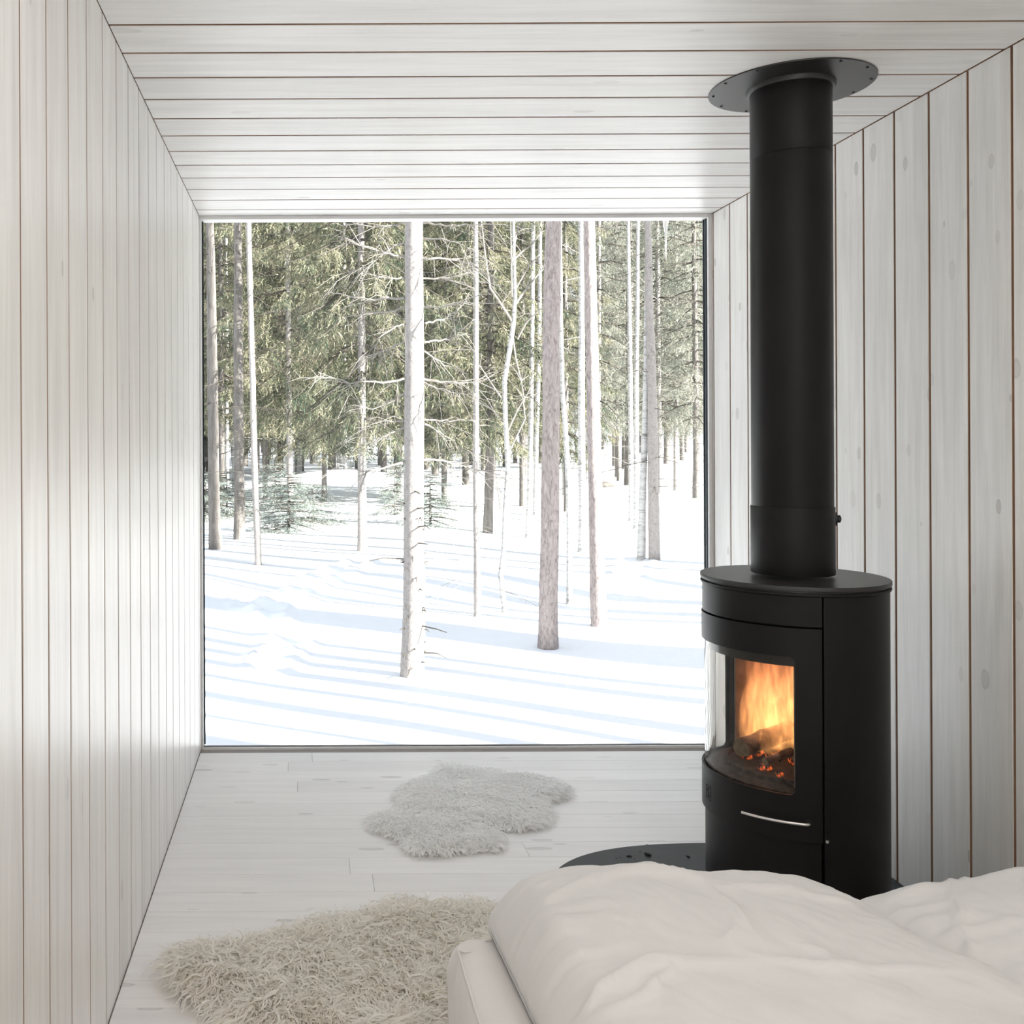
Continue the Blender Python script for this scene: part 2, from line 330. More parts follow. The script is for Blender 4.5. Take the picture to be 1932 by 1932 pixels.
# ------------------------------------------------------------------ mesh helpers
class MB:
    def __init__(s): s.v, s.f, s.m = [], [], []
    def add(s, vs, fs, mi=0):
        o = len(s.v); s.v += [tuple(p) for p in vs]; s.f += [tuple(i + o for i in f) for f in fs]; s.m += [mi] * len(fs)
    def box(s, lo, hi, mi=0):
        x0, y0, z0 = lo; x1, y1, z1 = hi
        s.add([(x0, y0, z0), (x1, y0, z0), (x1, y1, z0), (x0, y1, z0), (x0, y0, z1), (x1, y0, z1), (x1, y1, z1), (x0, y1, z1)],
              [(0, 3, 2, 1), (4, 5, 6, 7), (0, 1, 5, 4), (1, 2, 6, 5), (2, 3, 7, 6), (3, 0, 4, 7)], mi)
    def prism(s, poly, axis_fn, a, b, mi=0):
        """poly: 2D points; axis_fn(p2, t) -> 3D; extruded from t=a to t=b"""
        n = len(poly)
        vs = [axis_fn(p, a) for p in poly] + [axis_fn(p, b) for p in poly]
        fs = [(i, (i + 1) % n, (i + 1) % n + n, i + n) for i in range(n)] + [tuple(range(n - 1, -1, -1)), tuple(range(n, 2 * n))]
        s.add(vs, fs, mi)
    def tube(s, pts, rad, n=8, mi=0, cap=True):
        pts = [Vector(p) for p in pts]
        k = len(pts); rings = []
        up = None
        for i in range(k):
            t = (pts[min(i + 1, k - 1)] - pts[max(i - 1, 0)]).normalized()
            if up is None or abs(up.dot(t)) > 0.98:
                up = Vector((1, 0, 0)) if abs(t.x) < 0.8 else Vector((0, 1, 0))
            a = (up - t * up.dot(t)).normalized(); b = t.cross(a); up = a
            r = rad[i] if hasattr(rad, '__len__') else rad
            rings += [pts[i] + (a * math.cos(2 * math.pi * j / n) + b * math.sin(2 * math.pi * j / n)) * r for j in range(n)]
        fs = [(i * n + j, i * n + (j + 1) % n, (i + 1) * n + (j + 1) % n, (i + 1) * n + j) for i in range(k - 1) for j in range(n)]
        if cap: fs += [tuple(range(n - 1, -1, -1)), tuple((k - 1) * n + j for j in range(n))]
        s.add(rings, fs, mi)
    def lathe(s, prof, c=(0, 0), n=64, mi=0, cap=True):
        """prof: (radius, z) list, closed ends if cap"""
        k = len(prof)
        vs = [(c[0] + r * math.cos(2 * math.pi * j / n), c[1] + r * math.sin(2 * math.pi * j / n), z) for r, z in prof for j in range(n)]
        fs = [(i * n + j, i * n + (j + 1) % n, (i + 1) * n + (j + 1) % n, (i + 1) * n + j) for i in range(k - 1) for j in range(n)]
        if cap: fs += [tuple(range(n - 1, -1, -1)), tuple((k - 1) * n + j for j in range(n))]
        s.add(vs, fs, mi)
    def arc(s, c, r0, r1, a0, a1, z0, z1, n=48, mi=0):
        """solid curved slab between radii r0<r1 and angles (degrees)"""
        vs = []
        for i in range(n + 1):
            t = R(a0 + (a1 - a0) * i / n); co, si = math.cos(t), math.sin(t)
            vs += [(c[0] + r0 * co, c[1] + r0 * si, z0), (c[0] + r1 * co, c[1] + r1 * si, z0), (c[0] + r1 * co, c[1] + r1 * si, z1), (c[0] + r0 * co, c[1] + r0 * si, z1)]
        fs = []
        for i in range(n):
            a, b = i * 4, i * 4 + 4
            for j in range(4): fs.append((a + j, a + (j + 1) % 4, b + (j + 1) % 4, b + j))
        fs += [(3, 2, 1, 0), tuple(n * 4 + j for j in range(4))]
        s.add(vs, fs, mi)
    def build(s, name, mats, parent=None, smooth=None, bevel=0.0):
        me = bpy.data.meshes.new(name); me.from_pydata(s.v, [], s.f)
        mats = mats if isinstance(mats, (list, tuple)) else [mats]
        for m in mats: me.materials.append(m)
        if len(mats) > 1: me.polygons.foreach_set('material_index', s.m)
        bm = bmesh.new(); bm.from_mesh(me); bmesh.ops.recalc_face_normals(bm, faces=bm.faces); bm.to_mesh(me); bm.free()
        me.update()
        o = bpy.data.objects.new(name, me); COL.objects.link(o)
        if parent: o.parent = parent
        if bevel:
            b = o.modifiers.new('edge', 'BEVEL'); b.width = bevel; b.segments = 2; b.limit_method = 'ANGLE'; b.angle_limit = R(40)
        if smooth is not None:
            me.polygons.foreach_set('use_smooth', [True] * len(me.polygons))
            me.set_sharp_from_angle(angle=R(smooth))
        return o

def tri_mesh(name, co, mats, idx=None, nper=3):
    """co: (n*nper,3) float array of loose polygons"""
    n = len(co) // nper
    me = bpy.data.meshes.new(name)
    me.vertices.add(len(co)); me.vertices.foreach_set('co', co.astype(np.float32).ravel())
    me.loops.add(len(co)); me.loops.foreach_set('vertex_index', np.arange(len(co), dtype=np.int32))
    me.polygons.add(n); me.polygons.foreach_set('loop_start', np.arange(0, len(co), nper, dtype=np.int32))
    me.polygons.foreach_set('loop_total', np.full(n, nper, dtype=np.int32))
    for m in (mats if isinstance(mats, (list, tuple)) else [mats]): me.materials.append(m)
    if idx is not None: me.polygons.foreach_set('material_index', idx.astype(np.int32))
    me.update(calc_edges=True); me.validate()
    return me

def quad_mesh(name, co, faces, m, smooth=True):
    me = bpy.data.meshes.new(name)
    n = len(faces)
    me.vertices.add(len(co)); me.vertices.foreach_set('co', co.astype(np.float32).ravel())
    me.loops.add(n * 4); me.loops.foreach_set('vertex_index', faces.astype(np.int32).ravel())
    me.polygons.add(n); me.polygons.foreach_set('loop_start', np.arange(0, n * 4, 4, dtype=np.int32))
    me.polygons.foreach_set('loop_total', np.full(n, 4, dtype=np.int32))
    me.materials.append(m)
    if smooth: me.polygons.foreach_set('use_smooth', np.ones(n, dtype=bool))
    me.update(calc_edges=True)
    return me

def link(name, me, parent=None):
    o = bpy.data.objects.new(name, me); COL.objects.link(o)
    if parent: o.parent = parent
    return o
def tag(o, label=None, cat=None, group=None, kind=None):
    if label: o['label'] = label
    if cat: o['category'] = cat
    if group: o['group'] = group
    if kind: o['kind'] = kind
    return o
def empty(name, loc=(0, 0, 0)):
    o = bpy.data.objects.new(name, None); COL.objects.link(o); o.location = loc; o.empty_display_size = 0.1
    return o

# ------------------------------------------------------------------ the room
XL, XR, YB, YN, ZC = -0.435, 1.671, 4.09, -2.4, 2.188
GW, GD = 0.009, 0.0065
rnd = random.Random(4)

def boards(mb, fn, first, pitch, lo, hi, a, b, thick=0.02):
    """boards between grooves; fn(across, depth, along) -> point; depth 0 is the face, positive is behind it"""
    edges = []
    k = 0
    while first - k * pitch > lo - pitch: edges.append(first - k * pitch); k += 1
    k = 1
    while first + (k - 1) * pitch < hi: edges.append(first + k * pitch); k += 1
    edges.sort()
    c = 0.0014
    for e0, e1 in zip(edges[:-1], edges[1:]):
        s0, s1 = max(e0 + GW / 2, lo), min(e1 - GW / 2, hi)
        if s1 - s0 < 0.006: continue
        poly = [(s0, GD), (s0, c), (s0 + c, 0), (s1 - c, 0), (s1, c), (s1, GD)]
        mb.prism(poly, lambda p, t: fn(p[0], p[1], t), a, b, 0)
        mb.m[-8] = 1; mb.m[-4] = 1          # the tongue and groove sides are bare wood

mb = MB(); boards(mb, lambda s, d, t: (XL - d, s, t), 3.862, 0.1557, YN, YB, 0.0, ZC)
mb.box((XL - 0.12, YN, -0.1), (XL - GD + 0.0005, YB + 0.06, ZC + 0.1), 1)
tag(mb.build('wall_left', [M['wall_left'], M['groove']]), 'whitewashed vertical pine boards with brown grooves, wall facing the stove', None, None, 'structure')
mb = MB(); boards(mb, lambda s, d, t: (XR + d, s, t), 3.922, 0.1567, YN, YB, 0.006, ZC - 0.002)
mb.box((XR + GD - 0.0005, YN, -0.1), (XR + 0.12, YB + 0.06, ZC + 0.1), 1)
tag(mb.build('wall_right', [M['wall_right'], M['groove']]), 'whitewashed vertical pine boards with knots, wall behind the stove', None, None, 'structure')
mb = MB(); boards(mb, lambda s, d, t: (t, s, ZC + d), 3.826, 0.1608, YN, YB, XL + 0.002, XR - 0.003)
mb.box((XL - 0.12, YN, ZC + GD - 0.0005), (XR + 0.12, YB + 0.06, ZC + 0.14), 1)
tag(mb.build('ceiling', [M['ceiling'], M['groove']]), 'whitewashed pine board ceiling running across the room', None, None, 'structure')

# floor boards with butt joints
mb = MB(); GWF = 0.0014
y = 3.922 + 0.1135
rows = []
while y > YN: rows.append(y); y -= 0.1135
joint_px = {3: [543], 10: [1225], 11: [], 14: [385]}
known = {1: [at_depth(543, 1446, 3.76).x], 11: [at_depth(1222, 1572, 3.07).x], 15: [at_depth(384, 1666, 2.73).x]}
for i, y1 in enumerate(rows):
    y1c = min(y1, YB); y0 = max(y1 - 0.1135 + GWF, YN)
    cuts = [XL + 0.003] + sorted(known.get(i, []) if i in known else ([rnd.uniform(XL + 0.3, XR - 0.3)] if rnd.random() < 0.35 else [])) + [XR]
    for a, b in zip(cuts[:-1], cuts[1:]):
        c = 0.0006
        poly = [(y0, -0.004), (y0, -c), (y0 + c, 0), (y1c - c, 0), (y1c, -c), (y1c, -0.004)]
        mb.prism(poly, lambda p, t: (t, p[0], p[1]), a, b - 0.0012, 0)
mb.box((XL - 0.12, YN, -0.16), (XR + 0.12, YB + 0.06, -0.0035), 1)
tag(mb.build('floor', [M['floor'], M['gap']]), 'white painted wide board floor', None, None, 'structure')

# window end: trim round the opening, metal reveal, gasket, pane
WX0, WX1, WZ0, WZ1 = XL + 0.009, XR - 0.016, 0.0065, ZC - 0.015
mb = MB()
mb.box((XL, YB, WZ0 - 0.02), (WX0, YB + 0.012, ZC)); mb.box((WX1, YB, WZ0 - 0.02), (XR, YB + 0.012, ZC))
mb.box((WX0, YB, WZ1), (WX1, YB + 0.012, ZC)); mb.box((WX0, YB - 0.004, -0.01), (WX1, YB + 0.003, WZ0))
tag(mb.build('trim_1', M['trim_white'], None, None, 0.001), 'narrow white trim strip round the picture window', None, None, 'structure')
win = tag(empty('window_1', (0, 0, 0)), 'full height picture window looking out on the snowy forest', None, None, 'structure')
mb = MB()
mb.box((XL, YB + 0.012, -0.02), (WX0, YB + 0.06, ZC)); mb.box((WX1, YB + 0.012, -0.02), (XR, YB + 0.06, ZC))
mb.build('frame_stile', M['frame_metal'], win, None, 0.001)
mb = MB(); mb.box((WX0, YB + 0.012, WZ1), (WX1, YB + 0.06, ZC)); mb.build('frame_head', M['trim_white'], win, None, 0.001)  # metal head coloured white for the snow light it reflects
mb = MB(); mb.box((WX0, YB + 0.003, -0.02), (WX1, YB + 0.014, WZ0)); mb.box((WX0, YB + 0.014, -0.04), (WX1, YB + 0.019, -0.02)); mb.box((WX0, YB + 0.019, -0.04), (WX1, YB + 0.06, -0.02)); mb.build('sill_gasket', M['gasket'], win)
mb = MB(); mb.box((WX1 - 0.002, YB + 0.020, WZ0), (WX1, YB + 0.026, WZ1)); mb.box((WX1 - 0.003, YB + 0.043, WZ0), (WX1, YB + 0.0475, WZ1)); mb.box((WX0, YB + 0.043, WZ0), (WX0 + 0.0045, YB + 0.0475, WZ1))
mb.build('gasket', M['gasket'], win)
mb = MB(); mb.box((WX0 + 0.001, YB + 0.048, -0.02), (WX1 - 0.001, YB + 0.054, WZ1)); mb.build('pane', M['glass'], win)
# roof edge outside, and the far end of the room behind the camera with a window added to let in light
mb = MB(); mb.box((XL - 0.12, YB + 0.06, ZC + 0.06), (XR + 0.12, YB + 0.27, ZC + 0.14)); mb.build('trim_2', M['trim_white'])['kind'] = 'structure'
mb = MB()
mb.box((XL - 0.12, YN - 0.1, -0.1), (XR + 0.12, YN, 0.75)); mb.box((XL - 0.12, YN - 0.1, 1.75), (XR + 0.12, YN, ZC + 0.14))
mb.box((XL - 0.12, YN - 0.1, 0.75), (XL + 0.12, YN, 1.75)); mb.box((XR - 0.12, YN - 0.1, 0.75), (XR + 0.12, YN, 1.75))
tag(mb.build('wall_back', M['trim_white']), 'white end wall behind the bed with an opening added for light', None, None, 'structure')
w2 = tag(empty('added_window_2', (0, 0, 0)), 'unseen window added in the end wall behind the camera to let in light', None, None, 'structure')
mb = MB()
for x0, x1, z0, z1 in ((XL + 0.12, XL + 0.17, 0.75, 1.75), (XR - 0.17, XR - 0.12, 0.75, 1.75), (XL + 0.17, XR - 0.17, 0.75, 0.80), (XL + 0.17, XR - 0.17, 1.7, 1.75)):
    mb.box((x0, YN - 0.07, z0), (x1, YN - 0.03, z1))
mb.build('frame', M['frame_metal'], w2)
mb = MB(); mb.box((XL + 0.17, YN - 0.055, 0.80), (XR - 0.17, YN - 0.049, 1.7)); mb.build('pane', M['glass'], w2)

# ------------------------------------------------------------------ snow ground
TRACK = []
for a, b, n in (((505, 1245), (540, 1195), 4), ((540, 1195), (505, 1150), 4), ((505, 1150), (450, 1128), 4), ((520, 1140), (610, 1108), 6), ((610, 1108), (720, 1082), 6), ((1180, 1120), (1200, 1070), 5), ((860, 1085), (930, 1100), 4), ((1150, 1060), (1240, 1065), 5)):
    for i in range(n):
        t = i / n
        p = on_z(a[0] + (b[0] - a[0]) * t + rnd.uniform(-9, 9), a[1] + (b[1] - a[1]) * t + rnd.uniform(-4, 4), -0.6)
        TRACK.append((p.x, p.y))
TRACK = np.array(TRACK)
def sstep(x, a, b):
    t = np.clip((x - a) / (b - a), 0, 1); return t * t * (3 - 2 * t)
def ground(x, y):
    x = np.asarray(x, float); y = np.asarray(y, float)
    g = -0.6 + 0.07 * np.sin(x * 0.55 + 1.3 + 0.3 * np.sin(y * 0.5)) * np.sin(y * 0.42 + 0.8) + 0.035 * np.sin(x * 1.3 + y * 0.9) * np.sin(y * 1.1 - x * 0.4)
    g = g + 0.16 * sstep(y + 0.25 * np.sin(x * 0.8), 11.6, 12.9) + 0.10 * sstep(y + 0.5 * np.sin(x * 0.5 + 2), 18, 22)
    g = g + 0.014 * np.clip(y - 20, 0, 60)
    g = g + 0.55 * np.exp(-((x - 1.4) / 2.6) ** 2 - ((y - 30) / 5.0) ** 2)
    return g
def ground1(x, y): return float(ground(x, y))
def axis(lo, c0, c1, hi, fine, grow):
    a = list(np.arange(c0, c1, fine)); s = fine; p = c1
    while p < hi: a.append(p); s = min(s * grow, 3.0); p += s
    a.append(hi); s = fine; p = c0; b = []
    while p > lo: s = min(s * grow, 3.0); p -= s; b.append(p)
    return np.array(sorted(set(b + a)))
gx = axis(-70, -3.2, 5.2, 80, 0.07, 1.06); gy = axis(-40, 5.0, 14.0, 130, 0.06, 1.05)
XX, YY = np.meshgrid(gx, gy)
ZZ = ground(XX, YY)
for tx, ty in TRACK:
    d2 = ((XX - tx) / 0.13) ** 2 + ((YY - ty) / 0.17) ** 2
    ZZ = ZZ - 0.055 * np.exp(-d2) + 0.035 * np.exp(-((np.sqrt(d2) - 1.6) / 0.5) ** 2)
co = np.stack([XX, YY, ZZ], -1).reshape(-1, 3)
ny, nx = XX.shape
ii = np.arange((ny - 1) * (nx - 1)); r_, c_ = ii // (nx - 1), ii % (nx - 1)
q = np.stack([r_ * nx + c_, r_ * nx + c_ + 1, (r_ + 1) * nx + c_ + 1, (r_ + 1) * nx + c_], -1)
tag(link('snow_ground', quad_mesh('snow_ground', co, q, M['snow'])), 'rolling sunlit snow with long blue tree shadows', None, None, 'structure')

def on_ground(px, py):
    prev = 4.5; d = 4.5
    while d < 140:
        p = at_depth(px, py, d)
        if p.z <= ground1(p.x, d):
            lo, hi = prev, d
            for _ in range(24):
                mid = (lo + hi) / 2; p = at_depth(px, py, mid)
                if p.z <= ground1(p.x, mid): hi = mid
                else: lo = mid
            return at_depth(px, py, hi)
        prev = d; d += 0.05 + d * 0.004
    return at_depth(px, py, 90)

# ------------------------------------------------------------------ trees
def trunk_mesh(mb, pts, rad, seed, n=20, rough=0.04):
    """tapering bark covered stem with slight irregularity"""
    fine, fr = [], []
    P = [Vector(p) for p in pts]
    for i in range(len(P) - 1):
        k = max(2, int((P[i + 1] - P[i]).length / 0.12)) if (P[i + 1] - P[i]).length < 6 else 50
        for j in range(k):
            t = j / k; fine.append(P[i].lerp(P[i + 1], t)); fr.append(rad[i] * (1 - t) + rad[i + 1] * t)
    fine.append(P[-1]); fr.append(rad[-1])
    off = Vector((seed * 7.3, seed * 3.1, 0))
    v0 = len(mb.v)
    fine2 = []
    for p, r in zip(fine, fr):
        w = noise.noise_vector(p * 0.6 + off) * r * 0.18
        fine2.append(p + Vector((w.x, w.y, 0)))
    mb.tube(fine2, fr, n)
    k = len(fine2)
    for i in range(k):
        c = fine2[i]
        for j in range(n):
            p = Vector(mb.v[v0 + i * n + j]); dv = p - c
            q = Vector((dv.x * 14 / max(fr[i], .02) * .1, dv.y * 14 / max(fr[i], .02) * .1, p.z * 2.5)) + off
            mb.v[v0 + i * n + j] = tuple(c + dv * (1 + rough * noise.noise(q) * 2))

def twig_set(mb, start, path, r0, rg, ntw=8, tl=0.25, hang=0.6):
    """a long dead branch: main stem plus drooping side twigs"""
    pts = [Vector(p) for p in path]
    fine = []
    for i in range(len(pts) - 1):
        for j in range(4): fine.append(pts[i].lerp(pts[i + 1], j / 4))
    fine.append(pts[-1])
    k = len(fine)
    for i in range(1, k): fine[i] = fine[i] + Vector((rg.uniform(-1, 1), rg.uniform(-1, 1), rg.uniform(-1, 1))) * 0.008
    mb.tube(fine, [r0 * (1 - 0.72 * i / (k - 1)) for i in range(k)], 5)
    for _ in range(ntw):
        i = rg.randrange(max(1, k // 5), k)
        b = fine[i]; t = (fine[min(i + 1, k - 1)] - fine[i - 1]).normalized()
        side = Vector((rg.uniform(-1, 1), rg.uniform(-1, 1), rg.uniform(-1.2, 0.5) * hang)).normalized()
        l = tl * rg.uniform(0.35, 1.1)
        a1 = b + (t * 0.6 + side * 0.7) * l * 0.5; a2 = a1 + (t * 0.5 + side * 0.5 + Vector((0, 0, -0.35 * hang))) * l * 0.5
        rr = r0 * 0.32
        mb.tube([b, a1, a2], [rr, rr * 0.7, rr * 0.35], 4)
        if rg.random() < 0.7:
            s2 = Vector((rg.uniform(-1, 1), rg.uniform(-1, 1), rg.uniform(-1, 0.3))).normalized()
            mb.tube([a1, a1 + (t * 0.4 + s2 * 0.6) * l * 0.4], [rr * 0.6, rr * 0.3], 3)

def stem_points(base_px, pts):
    """pixel rows of a trunk -> points and radii in the upright plane through its base"""
    b = on_ground(*base_px); d = b.y
    return b, d, [at_depth(p[0], p[1], d) for p in pts], [p[2] * d / F / 2 for p in pts]

TREES = []
def tree(name, label, base_px, pts, bark_key, height, seed, foliage=None, twigs=None, twig_key='twig', group=None, lean=0.0, n=20, rough=0.05):
    b, d, P, rad = stem_points(base_px, pts)
    root = tag(empty(name, b), label, 'tree', group)
    P = [p - b for p in P]
    dr = Vector((0, 1, 0)) * lean
    P = [p + dr * p.z for p in P]
    P.insert(0, Vector((P[0].x, P[0].y, P[0].z - 0.12))); rad.insert(0, rad[0] * 1.05)
    top = P[-1]
    if height > top.z + 0.5:
        sl = (P[-1] - P[-3]) / max(0.3, (P[-1] - P[-3]).z)
        P.append(top + sl * (height - top.z)); rad.append(max(0.012, rad[-1] * 0.35))
    mb = MB(); trunk_mesh(mb, P, rad, seed, n, rough)
    mb.build('trunk', M[bark_key], root, 180)
    if twigs:
        cnt, z0, z1, l0, l1, r0 = twigs[:6]
        ntw = twigs[6] if len(twigs) > 6 else 6
        rg = random.Random(seed)
        for i in range(cnt):
            mb = MB(); z = rg.uniform(z0, z1)
            k = 0
            while k < len(P) - 2 and P[k + 1].z < z: k += 1
            t = (z - P[k].z) / max(1e-3, P[k + 1].z - P[k].z); c = P[k].lerp(P[k + 1], min(1, max(0, t)))
            a = rg.uniform(0, 2 * math.pi); l = rg.uniform(l0, l1)
            o = Vector((math.cos(a), math.sin(a), 0)); dz = rg.uniform(-0.35, 0.15)
            path = [c, c + o * l * 0.4 + Vector((0, 0, dz * l * 0.4)), c + o * l * 0.75 + Vector((0, 0, (dz - 0.1) * l * 0.7)), c + o * l + Vector((0, 0, (dz - 0.05) * l * 0.8))]
            twig_set(mb, c, path, r0 * rg.uniform(0.6, 1.1), rg, ntw, l * 0.35, 0.8)
            mb.build('dead_branch', M[twig_key], root)
    if foliage:
        for nm, me, sc, rz in foliage:
            o = link(nm, me, root); o.scale = sc; o.rotation_euler = (0, 0, rz)
    TREES.append(root)
    return root

# needle crowns: every bough carries hanging side shoots of small pointed leaves
def crown(name, seed, H, zb, Rc, key, dens=1.0, leaf=0.085, droop=1.0, step=0.34, low_dead=0.0, nb=6):
    rg = np.random.default_rng(seed)
    tri, stems = [], MB()
    z = zb
    while z < H - 0.15:
        t_h = (z - zb) / (H - zb)
        nn = nb if t_h < 0.8 else 4
        a0 = rg.uniform(0, 6.28)
        for b in range(nn):
            if rg.random() < 0.12: continue
            az = a0 + 2 * math.pi * b / nn + rg.normal(0, 0.25)
            Lb = Rc * (1 - t_h) ** 0.65 * rg.uniform(0.6, 1.12) * (0.6 + 0.4 * min(1, t_h / 0.08)) + 0.12
            d = np.array([math.cos(az), math.sin(az), 0]); s = np.array([-d[1], d[0], 0])
            zz = z + rg.normal(0, 0.07)
            sag = (0.30 + 0.55 * (1 - t_h)) * droop * rg.uniform(0.6, 1.2)
            def P(t): return d * Lb * t + np.array([0, 0, zz + Lb * (0.12 * t - sag * t ** 1.6 + 0.28 * sag * t ** 4)])
            stems.tube([P(t) for t in (0, .3, .6, .85, 1)], [0.012 + 0.008 * Lb, 0.01 + 0.005 * Lb, 0.008, 0.006, 0.004], 4)
            nt = max(5, int(Lb / 0.055 * dens))
            ts = np.sort(rg.uniform(0.14, 1.0, nt)); ts[-1] = 1.0
            for t in ts:
                p = P(t); tg = P(min(1, t + .05)) - P(t - .05); tg /= np.linalg.norm(tg)
                for sd in (-1, 1):
                    l = (0.12 + 0.42 * (1 - t) ** 0.8 * min(1.0, Lb / 1.2)) * rg.uniform(0.5, 1.2)
                    dv = tg * rg.uniform(0.35, 0.9) + s * sd * rg.uniform(0.35, 0.95) + np.array([0, 0, -rg.uniform(0.25, 1.1) * droop])
                    dv /= np.linalg.norm(dv)
                    k = max(3, int(l / 0.030 * dens))
                    f = np.linspace(0.05, 1, k)[:, None]
                    c = p + dv * l * f + np.array([0, 0, -0.18 * l * droop]) * f ** 2
                    ld = dv * 0.75 + rg.normal(0, 0.55, (k, 3)); ld[:, 2] -= 0.25 * droop
                    ld /= np.linalg.norm(ld, axis=1)[:, None]
                    wd = np.cross(ld, rg.normal(0, 1, (k, 3))); wd /= np.linalg.norm(wd, axis=1)[:, None]
                    ll = leaf * rg.uniform(0.6, 1.3, (k, 1)); ww = ll * 0.11
                    tri.append(np.stack([c - wd * ww, c + wd * ww, c + ld * ll], 1).reshape(-1, 3))
        z += step * rg.uniform(0.75, 1.25)
    T = np.concatenate(tri); sv = np.array(stems.v); st_tri = []
    for f in stems.f:
        for k in range(1, len(f) - 1): st_tri.append((f[0], f[k], f[k + 1]))
    S = sv[np.array(st_tri).ravel()]
    idx = np.concatenate([np.zeros(len(T) // 3), np.ones(len(S) // 3)])
    return tri_mesh(name, np.concatenate([T, S]), [M[key], M['twig_dark']], idx)

CR = {}
CR['tall'] = crown('tall_spruce_needles', 1, 15.5, 2.3, 1.9, 'needles')
CR['tall2'] = crown('hanging_spruce_needles', 2, 14.5, 2.0, 1.6, 'needles', 1.0, 0.09, 1.25)
CR['tall3'] = crown('dense_spruce_needles', 3, 13.5, 1.4, 1.8, 'needles', 1.0, 0.09, 0.9)
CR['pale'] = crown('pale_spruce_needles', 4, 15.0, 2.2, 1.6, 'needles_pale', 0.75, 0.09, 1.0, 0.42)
CR['young'] = crown('young_spruce_needles', 5, 1.9, 0.08, 0.95, 'needles_young', 0.85, 0.07, 0.55, 0.15, 0, 7)
CR['high'] = crown('high_pine_needles', 6, 15.0, 8.0, 1.6, 'needles', 0.8, 0.11, 0.5, 0.5)

def fol(key, s=1.0, sz=1.0, rz=0.0):
    return [('needle_crown', CR[key], (s, s, sz), rz)]

# --- the near bare spruce in the middle of the view
b, d, P, rad = stem_points((777, 1276), [(777, 1276, 46), (780, 1200, 43), (782, 1100, 41), (782, 1000, 38), (782, 860, 37.5), (783, 720, 37), (782, 560, 35), (781, 415, 33)])
main = tag(empty('spruce_tree', b), 'nearest big pale spruce trunk in mid window, its long bare branches sweeping out', 'tree')
Pm = [p - b for p in P]; Pm.insert(0, Pm[0] - Vector((0, 0, 0.15))); rad.insert(0, rad[0])
Pm.append(Pm[-1] + Vector((0, 0, 8.5))); rad.append(0.03)
mb = MB(); trunk_mesh(mb, Pm, rad, 11, 32, 0.025); mb.build('trunk', M['bark_spruce'], main, 180)
rg = random.Random(5)
BR = [[(766, 420), (735, 424), (690, 422), (645, 418)], [(769, 487), (735, 478), (690, 465), (652, 446)], [(766, 524), (730, 528), (695, 524), (660, 516)],
      [(764, 562), (710, 562), (660, 552), (622, 540)], [(772, 575), (735, 585), (690, 582), (645, 592)], [(774, 640), (745, 652), (715, 660), (690, 668)],
      [(777, 714), (720, 722), (660, 724), (598, 706)], [(777, 732), (745, 755), (705, 773), (683, 766)], [(767, 792), (745, 795), (728, 793)],
      [(772, 868), (720, 882), (680, 890), (632, 872)], [(772, 802), (740, 815), (715, 832), (690, 838)], [(770, 610), (745, 618), (715, 640), (700, 662)],
      [(798, 421), (840, 431), (880, 434), (915, 432)], [(798, 487), (840, 484), (870, 485), (897, 486)], [(798, 525), (840, 527), (868, 522), (890, 512)],
      [(798, 580), (830, 584), (858, 580), (885, 572)], [(800, 645), (835, 640), (862, 632), (892, 618)], [(800, 662), (830, 680), (860, 692), (886, 697)],
      [(801, 716), (840, 722), (872, 724), (905, 721)], [(801, 722), (825, 735), (850, 745), (882, 750)], [(801, 792), (840, 794), (872, 793), (902, 797)],
      [(800, 868), (835, 870), (868, 877), (902, 888)], [(801, 800), (835, 816), (858, 830), (878, 848)], [(799, 450), (830, 455), (858, 470), (880, 492)],
      [(770, 455), (745, 462), (715, 485), (695, 500)], [(802, 610), (835, 600), (865, 585), (890, 560)]]
for i, br in enumerate(BR):
    dy = rg.uniform(-0.5, 0.5); path = []
    for j, (px, py) in enumerate(br):
        dd = d + dy * j / 3.0
        p = at_depth(px, py, d) - b; path.append(Vector((p.x, dd - d, p.z)))
    mb = MB(); big = i in (3, 6, 9, 1, 13, 18, 21)
    twig_set(mb, path[0], path, 0.0115 if big else 0.0085, rg, 13, 0.42, 1.0)
    mb.build('branch', M['twig'], main)
for i in range(34):
    mb = MB()
    py = rg.uniform(900, 1262); px = rg.uniform(762, 802); a = rg.uniform(math.pi, 2 * math.pi)
    c = at_depth(780, py, d) - b; rr = 0.076 + 0.02 * (py - 900) / 360
    o = Vector((math.cos(a), math.sin(a) , 0)); p0 = Vector((c.x, 0, c.z)) + o * rr * 0.9
    l = rg.uniform(0.02, 0.05) if rg.random() < 0.8 else rg.uniform(0.1, 0.3)
    mb.tube([p0, p0 + o * l * 0.6 + Vector((0, 0, rg.uniform(-.01, .02))), p0 + o * l + Vector((0, 0, rg.uniform(-.03, .01)))], [0.007, 0.005, 0.003], 5)
    mb.build('branch_stub', M['twig_dark'], main)

